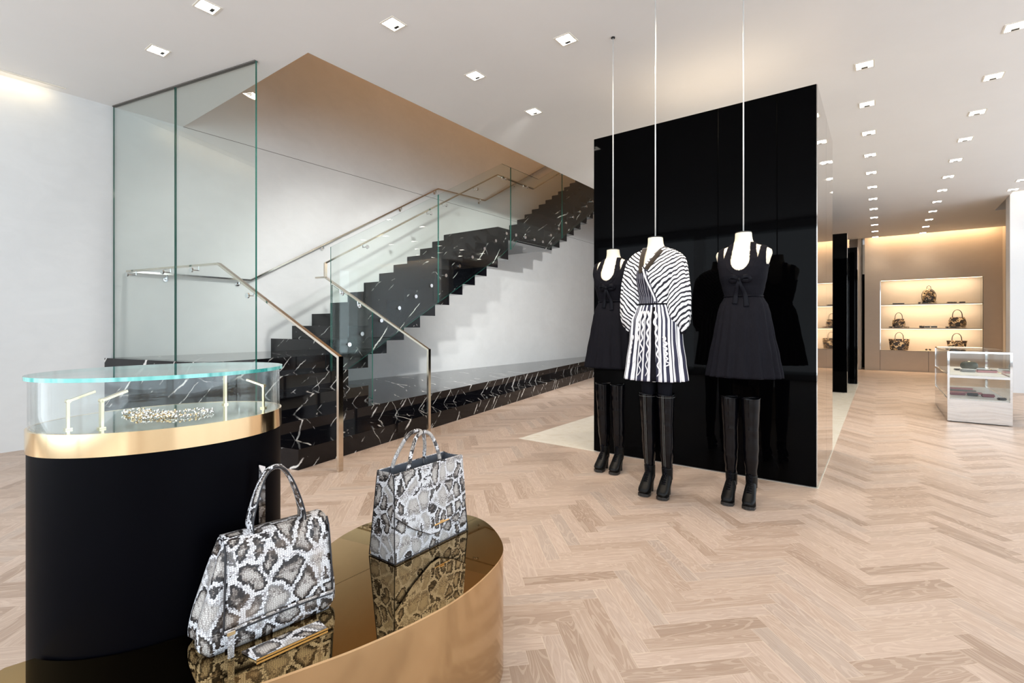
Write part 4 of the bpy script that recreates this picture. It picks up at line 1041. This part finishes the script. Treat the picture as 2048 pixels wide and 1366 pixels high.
# ============================================================ BOOTS
SH = [(.085, .030, .036, .050), (.12, .032, .036, .046), (.18, .034, .040, .040), (.22, .036, .042, .036), (.30, .044, .050, .030), (.38, .049, .054, .026), (.47, .048, .052, .018), (.52, .050, .053, .014), (.60, .054, .057, .010), (.70, .059, .061, .006), (.722, .060, .062, .005)]
def make_boot():
    r = empty('over_knee_boot', (0, 0, 0))
    def wr(t, z): return 1 + 0.024 * math.sin(70 * z + 2 * math.sin(t)) * (1 if z < .36 or .44 < z < .52 else 0.25) + 0.012 * math.sin(130 * z + t) * (1 if .12 < z < .34 else 0.2)
    rows = []
    for z in tzs(0.19, 0.722, 54):
        a, b, cy = interp(SH, z); rows.append(sell(0, cy, z + 0.0, a, b, 2.1, 32, wr))
    for v in rows[-1]: v.z += 0.006 * math.sin(2 * math.atan2(v.y, v.x))
    bm = bmesh.new(); loft(bm, rows, 0, False, False); thick(addo('shaft', bm, 'boot_leather', r, smooth=True), 0.003, -1)
    bm = bmesh.new(); sweep(bm, [v + Vector((0, 0, -0.001)) for v in rows[-1]], 0.0028, seg=6, closed=True); addo('top_band', bm, 'boot_leather', r, smooth=True)
    # ankle part, laced
    rows = []
    for z in tzs(0.115, 0.198, 14):
        a, b, cy = interp(SH, z); rows.append(sell(0, cy, z, a + 0.003, b + 0.003, 2.1, 28))
    bm = bmesh.new(); loft(bm, rows, 0, True, True)
    foot = [(0.080, 0.130, .018, .022), (0.066, 0.134, .028, .034), (0.040, 0.134, .032, .042), (0.012, 0.120, .034, .046), (-0.016, 0.094, .037, .042), (-0.044, 0.066, .040, .034), (-0.070, 0.048, .040, .028), (-0.090, 0.040, .033, .022), (-0.102, 0.035, .018, .014)]
    R = []
    for y, zc, a, b in foot: R.append([Vector((a * math.cos(2 * PI * j / 24), y, zc + b * math.sin(2 * PI * j / 24) * (1 if math.sin(2 * PI * j / 24) > 0 else 0.75))) for j in range(24)])
    loft(bm, R, 0, True, True); bmesh.ops.recalc_face_normals(bm, faces=bm.faces); addo('foot', bm, 'boot_suede', r, smooth=True)
    bm = bmesh.new()
    S = [(0.083, 0.106), (0.045, 0.098), (0.010, 0.066), (-0.020, 0.034), (-0.048, 0.016), (-0.082, 0.014), (-0.104, 0.020)]
    Wh = [.022, .030, .030, .036, .042, .038, .014]
    loft(bm, [[Vector((-w_, y, z - 0.008 * (1 if i < 3 else 1.5))), Vector((w_, y, z - 0.008 * (1 if i < 3 else 1.5))), Vector((w_, y, z + 0.006)), Vector((-w_, y, z + 0.006))] for i, ((y, z), w_) in enumerate(zip(S, Wh))], 0, True, True)
    addo('sole', bm, 'black_plastic', r)
    bm = bmesh.new(); loft(bm, [sell(0, cy, z, a, b, 2.6, 20) for z, cy, a, b in ((0.0, 0.068, .014, .015), (0.04, 0.068, .015, .016), (0.08, 0.062, .020, .022), (0.106, 0.056, .025, .028))], 0, True, True); addo('heel', bm, 'black_plastic', r, smooth=True)
    bm = bmesh.new()
    for i in range(9):
        z = 0.10 + 0.0125 * i; a, b, cy = interp(SH, z); y = cy - b - 0.006
        y = min(y, -0.016 - (0.136 - z) * 0.8 - 0.004)
        for s_ in (-1, 1): sweep(bm, [(-0.014 * s_, y + 0.004, z), (0, y - 0.002, z + 0.006), (0.014 * s_, y + 0.004, z + 0.012)], 0.0024, seg=5)
    addo('laces', bm, 'black_satin', r, smooth=True)
    return r
boot0 = make_boot()
def boot_stitch(r):
    for dx in (-0.006, 0.004):
        bm = bmesh.new(); P = []
        for z in tzs(0.20, 0.715, 30):
            a, b, cy = interp(SH, z); P.append((dx, cy - b * 1.02 - 0.0022, z))
        sweep(bm, P, 0.0006, seg=5); addo('stitching', bm, 'stitch', r, smooth=True)
    bm = bmesh.new(); a, b, cy = interp(SH, 0.70); sweep(bm, sell(0, cy, 0.702, a * 1.02 + 0.001, b * 1.02 + 0.001, 2.1, 32), 0.0006, seg=5, closed=True); addo('stitching', bm, 'stitch', r, smooth=True)
k = 0
for (fx_, fy_), nm, toe in ((FL, 'leftmost dress form', 3.66), (FM, 'striped dress form', 3.322), (FR, 'rightmost dress form', 3.486)):
    for s_ in (-1, 1):
        b = boot0 if k == 0 else copy_tree(boot0)
        if k == 0: boots = [b]
        else: boots.append(b)
        ox = {FL: -0.035, FM: 0.004, FR: -0.022}[(fx_, fy_)]
        b.location = (fx_ + ox + s_ * 0.0638, toe + 0.110 + (0.0 if s_ > 0 else -0.004), 0.0); b.rotation_euler = (0, 0, 0.02 * s_)
        if (fx_, fy_) == FM:
            tag(b, 'black over-knee boot with pale stitching, %s of the pair under the striped dress' % ('left' if s_ < 0 else 'right'), 'boot', 'over-knee boots under the dress forms')
        else: tag(b, 'black over-knee laced boot, %s of the pair under the %s' % ('left' if s_ < 0 else 'right', nm), 'boot', 'over-knee boots under the dress forms')
        k += 1
for b in boots[2:4]: boot_stitch(b)

# ============================================================ GLASS SHOWCASE AT RIGHT
SX0, SX1, SY0, SY1, SH_ = 0.67, 1.255, 8.27, 10.05, 0.882
sw = empty('glass_showcase', (SX0, SY0, 0), 0, 'chrome-framed glass showcase with mirrored base on the floor at right', 'display case')
lx, ly = SX1 - SX0, SY1 - SY0
bm = bmesh.new(); box(bm, 0, lx, 0, ly, 0.012, 0.285); addo('mirrored_base', bm, 'mirror', sw)
bm = bmesh.new(); box(bm, 0.03, lx - 0.03, 0.03, ly - 0.03, 0.0, 0.012); addo('plinth', bm, 'joint', sw)
p_ = 0.022
for x in (0, lx - p_):
    for y in (0, ly - p_):
        bm = bmesh.new(); box(bm, x, x + p_, y, y + p_, 0.285, SH_); addo('post', bm, 'mirror', sw)
for z in (0.555, 0.862):
    bm = bmesh.new(); h_ = 0.03 if z < 0.6 else 0.02
    for (x0, x1, y0, y1) in ((p_, lx - p_, 0, p_), (p_, lx - p_, ly - p_, ly), (0, p_, p_, ly - p_), (lx - p_, lx, p_, ly - p_)): box(bm, x0, x1, y0, y1, z, z + h_)
    addo('frame_rail', bm, 'mirror', sw)
bm = bmesh.new(); box(bm, p_, lx - p_, p_, ly - p_, 0.572, 0.584); addo('shelf', bm, 'tray', sw)
bm = bmesh.new(); box(bm, p_ * 0.5, lx - p_ * 0.5, p_ * 0.5, ly - p_ * 0.5, 0.2855, 0.296); addo('deck', bm, 'tray', sw)
for (x0, x1, y0, y1) in ((0.004, 0.010, p_, ly - p_), (lx - 0.010, lx - 0.004, p_, ly - p_), (p_, lx - p_, 0.004, 0.010), (p_, lx - p_, ly - 0.010, ly - 0.004)):
    bm = bmesh.new(); box(bm, x0, x1, y0, y1, 0.30, 0.862); addo('glass_side', bm, 'thin_glass', sw)
bm = bmesh.new(); box(bm, 0.004, lx - 0.004, 0.004, ly - 0.004, SH_ + 0.0005, SH_ + 0.007); addo('glass_top', bm, 'thin_glass', sw)
def wallet(x, y, z, wx, wy, h, mat, label, rz=0, cat='wallet', flapm=None):
    r = empty('wallet', (x, y, z + 0.001), rz, label, cat)
    bm = bmesh.new(); box(bm, -wx / 2, wx / 2, -wy / 2, wy / 2, 0, h, bev=min(h * 0.35, 0.008)); addo('body', bm, mat, r, auto=40)
    bm = bmesh.new(); box(bm, -wx / 2 + 0.004, wx / 2 - 0.004, -wy / 2 - 0.002, wy / 2 * 0.3, h, h + 0.004, bev=0.0015); addo('flap', bm, flapm or mat, r, auto=40)
    return r
US, LS = 0.584, 0.296
rr_ = empty('round_clutch', (1.0, 10.0 - 0.5, US + 0.001), 0, 'dark olive rounded clutch standing on the upper showcase shelf', 'clutch bag')
bm = bmesh.new(); rows = []
for i in range(13):
    t = PI * i / 12; rows.append(sell(0, 0, 0.055 - 0.055 * math.cos(t), 0.02 + 0.075 * math.sin(t) ** 0.6, 0.012 + 0.028 * math.sin(t) ** 0.6, 2.4, 32))
loft(bm, rows, 0, True, True); addo('shell', bm, 'olive', rr_, smooth=True)
bm = bmesh.new(); box(bm, -0.012, 0.012, -0.01, 0.01, 0.108, 0.118, bev=0.003); addo('clasp', bm, 'gold', rr_)
wallet(0.93, 8.98, US, 0.15, 0.10, 0.035, 'grey_leather', 'small grey wallet at front left of the upper showcase shelf', 0.05, flapm='white_item')
wallet(1.12, 9.02, US, 0.20, 0.12, 0.03, 'pink_leather', 'long pinkish wallet at front right of the upper showcase shelf', 0.03, flapm='dark_brown')
wallet(0.90, 9.25, US, 0.16, 0.10, 0.02, 'dark_brown', 'thin brown wallet behind the small grey one in the showcase', 0.1, flapm='grey_leather')
wallet(1.10, 9.62, US, 0.16, 0.10, 0.02, 'white_item', 'white wallet towards the back of the upper showcase shelf', 0.05, flapm='olive')
wallet(0.80, 8.72, LS, 0.16, 0.10, 0.03, 'plum_leather', 'plum wallet at front left of the lower showcase deck', 0.1, flapm='pink_leather')
wallet(0.95, 8.70, LS, 0.11, 0.08, 0.035, 'black_item', 'small black wallet between two plum ones on the lower deck', -0.1)
wallet(1.09, 8.66, LS, 0.12, 0.08, 0.035, 'plum_leather', 'plum wallet right of the small black one on the lower deck', 0.05)
wallet(0.90, 8.95, LS, 0.34, 0.10, 0.02, 'pink_leather', 'long dusty pink wallet in the middle of lower deck', 0.02)
wallet(0.88, 9.20, LS, 0.32, 0.10, 0.02, 'grey_leather', 'long grey wallet behind the pink ones on the lower deck', 0.02)
wallet(0.88, 9.50, LS, 0.32, 0.10, 0.02, 'pink_leather', 'rearmost pink wallet on the lower deck of the showcase', 0.02)
wallet(1.18, 8.40, LS, 0.08, 0.06, 0.025, 'black_item', 'tiny black case at right front corner of the lower deck', 0.3)

# ============================================================ FAR NICHE SHELVES AND BAGS
bm = bmesh.new()
for x0, x1 in ((NX0, NX0 + 0.012), (NX1 - 0.012, NX1)): box(bm, x0, x1, FY, FY + 0.36, NZ0, NZ1)
struct('trim_5', bm, 'mirror')
for z, nm, n2 in ((1.752, 'upper', 1), (1.118, 'lower', 2)):
    r = empty('display_shelf', ((NX0 + NX1) / 2, FY + 0.18, z), 0, '%s lit display shelf in the bag niche of the far wall' % nm, 'shelf', None)
    bm = bmesh.new(); box(bm, -1.005, 1.005, -0.17, 0.175, 0, 0.028); addo('board', bm, 'shelf_board', r)
    bm = bmesh.new(); box(bm, -1.0, 1.0, -0.16, -0.14, -0.008, -0.0005); addo('light_strip', bm, 'strip', r)
def nl(z, p):
    l = bpy.data.lights.new('shelf_light', 'AREA'); l.shape = 'RECTANGLE'; l.size = 1.95; l.size_y = 0.03; l.energy = p; l.color = (1, 0.80, 0.56)
    o = bpy.data.objects.new('shelf_light', l); o.location = ((NX0 + NX1) / 2, FY + 0.05, z); o.rotation_euler = (math.radians(25), 0, 0); COL.objects.link(o)
nl(NZ1 - 0.012, 10); nl(1.740, 10); nl(1.106, 10)
bm = bmesh.new(); box(bm, NX0 + 0.02, NX1 - 0.02, FY + 0.01, FY + 0.03, NZ1 - 0.008, NZ1 - 0.0005)
tag(addo('niche_light_strip', bm, 'strip'), 'warm light strip along the top of the bag niche', 'light strip')
S1, S2, S3 = 1.780, 1.146, 0.55
def far_bag(name, x, z, wb, wt, d, h, hh, hw, mat, label, bulge=0.0, hx=0.0, cat='handbag'):
    r = empty(name, (x, FY + 0.15, z + 0.002), 0, label, cat); rows = []
    for i in range(11):
        f = i / 10; hwid = wb * (1 - f) + wt * f + bulge * math.sin(PI * f); dd = d * (1 - 0.45 * f)
        if i == 0: hwid *= 0.96; dd *= 0.9
        rows.append(sell(0, 0, h * f, hwid / 2, dd / 2, 3.2, 36))
    bm = bmesh.new(); loft(bm, rows, 0, True, True); addo('body', bm, mat, r, auto=50)
    for yy in (-d * 0.22, d * 0.22):
        bm = bmesh.new(); P = [(hx + hw / 2 * math.cos(PI - PI * i / 8) , yy * (1 - 0.4 * math.sin(PI * i / 8)), h - 0.01 + hh * math.sin(PI * i / 8) ** 0.75) for i in range(9)]
        sweep(bm, catmull(P, 4), 0.007, seg=8); addo('handle', bm, 'dark_brown', r, smooth=True)
    return r
far_bag('floral_handbag', 0.38, S2 + 0.042, 0.27, 0.22, 0.14, 0.20, 0.175, 0.16, 'floral', 'small brown floral handbag on books, left of the lower shelf', 0.03)
far_bag('floral_bowling_bag', 1.555, S2 + 0.04, 0.32, 0.27, 0.17, 0.235, 0.20, 0.19, 'floral2', 'rounded brown floral handbag at right on the lower shelf', 0.05)
far_bag('floral_tote', 0.39, S3, 0.38, 0.45, 0.15, 0.30, 0.185, 0.18, 'floral2', 'brown floral tote at lower left of the bag niche', 0.0)
far_bag('floral_tote', 1.545, S3, 0.30, 0.40, 0.14, 0.275, 0.195, 0.19, 'floral', 'brown floral tote at lower right of the niche behind the showcase', 0.0)
# backpack
r = empty('floral_backpack', (1.0, FY + 0.15, S1 + 0.046), 0, 'brown floral backpack on books at centre of the upper shelf', 'backpack'); rows = []
for f, a in ((0, .115), (.03, .128), (.15, .132), (.4, .13), (.65, .122), (.8, .105), (.9, .075), (.96, .045), (1.0, .012)): rows.append(sell(0, 0, 0.36 * f, a, a * 0.62, 2.6, 36))
bm = bmesh.new(); loft(bm, rows, 0, True, True); addo('body', bm, 'floral', r, smooth=True)
bm = bmesh.new(); box(bm, -0.09, 0.09, -0.105, -0.070, 0.03, 0.15, bev=0.015); addo('front_pocket', bm, 'floral2', r, auto=50)
bm = bmesh.new(); sweep(bm, catmull([(-0.04, 0, 0.345), (-0.035, 0, 0.40), (0.0, 0, 0.425), (0.035, 0, 0.40), (0.04, 0, 0.345)], 5), 0.006, seg=8); addo('top_handle', bm, 'dark_brown', r, smooth=True)
for sx in (-1, 1):
    bm = bmesh.new(); sweep(bm, catmull([(sx * 0.10, 0.04, 0.30), (sx * 0.145, 0.02, 0.18), (sx * 0.13, 0.0, 0.03)], 5), 0.007, seg=8); addo('shoulder_strap', bm, 'dark_brown', r, smooth=True)
def book(x, z, wx, h, mat, label, cat='book'):
    r = empty('book' if cat == 'book' else 'wallet', (x, FY + 0.15, z + 0.001), 0, label, cat)
    bm = bmesh.new(); box(bm, -wx / 2, wx / 2, -0.1, 0.1, 0, h * 0.2); box(bm, -wx / 2, wx / 2, -0.1, 0.1, h * 0.8, h); box(bm, -wx / 2, -wx / 2 + 0.004, -0.1, 0.1, h * 0.2, h * 0.8); addo('cover', bm, mat, r)
    bm = bmesh.new(); box(bm, -wx / 2 + 0.0045, wx / 2 - 0.006, -0.096, 0.096, h * 0.2 + 0.0005, h * 0.8 - 0.0005); addo('pages' if cat == 'book' else 'filling', bm, 'dark_brown' if cat != 'book' else 'floral', r)
book(0.97, S1, 0.37, 0.043, 'dark_brown', 'dark book under the backpack on the upper shelf')
book(0.385, S2, 0.43, 0.040, 'dark_brown', 'dark book under the small floral handbag')
book(1.52, S2, 0.38, 0.038, 'dark_brown', 'dark book under the rounded floral handbag')
book(0.375, S1, 0.25, 0.03, 'dark_brown', 'flat brown wallet alone at left of the upper shelf', 'wallet')
book(1.45, S1, 0.19, 0.032, 'floral', 'flat brown patterned wallet at right of the upper shelf, left one of two', 'wallet')
book(1.645, S1, 0.11, 0.032, 'dark_brown', 'small flat brown wallet at far right of the upper shelf', 'wallet')
book(0.86, S2, 0.10, 0.06, 'floral', 'little brown patterned purse left of the white wallets, lower shelf', 'purse')
book(0.965, S2, 0.11, 0.055, 'white_item', 'white wallet at middle of the lower shelf, left one', 'wallet')
book(1.10, S2, 0.13, 0.058, 'white_item', 'white wallet at middle of the lower shelf, right one', 'wallet')
# sunglasses
r = empty('sunglasses', (0.985, FY + 0.12, S3 + 0.004), 0, 'pair of sunglasses lying between the two totes at niche bottom', 'sunglasses')
for sx in (-1, 1):
    bm = bmesh.new(); sweep(bm, [Vector((sx * 0.036 + 0.03 * math.cos(2 * PI * k / 20), 0, 0.028 + 0.024 * math.sin(2 * PI * k / 20))) for k in range(20)], 0.003, seg=6, closed=True, up=Vector((0, 1, 0))); addo('rim', bm, 'gold', r, smooth=True)
    bm = bmesh.new(); cyl(bm, (sx * 0.036, -0.001, 0.028), (0, 1, 0), 0.024, 0.002, 24); addo('lens', bm, 'dark_brown', r)
    bm = bmesh.new(); sweep(bm, [(sx * 0.067, 0, 0.034), (sx * 0.068, 0.08, 0.034), (sx * 0.066, 0.115, 0.018)], 0.002, seg=6); addo('temple', bm, 'gold', r)
bm = bmesh.new(); sweep(bm, [(-0.008, 0, 0.034), (0.008, 0, 0.034)], 0.002, seg=6); addo('bridge', bm, 'gold', r)
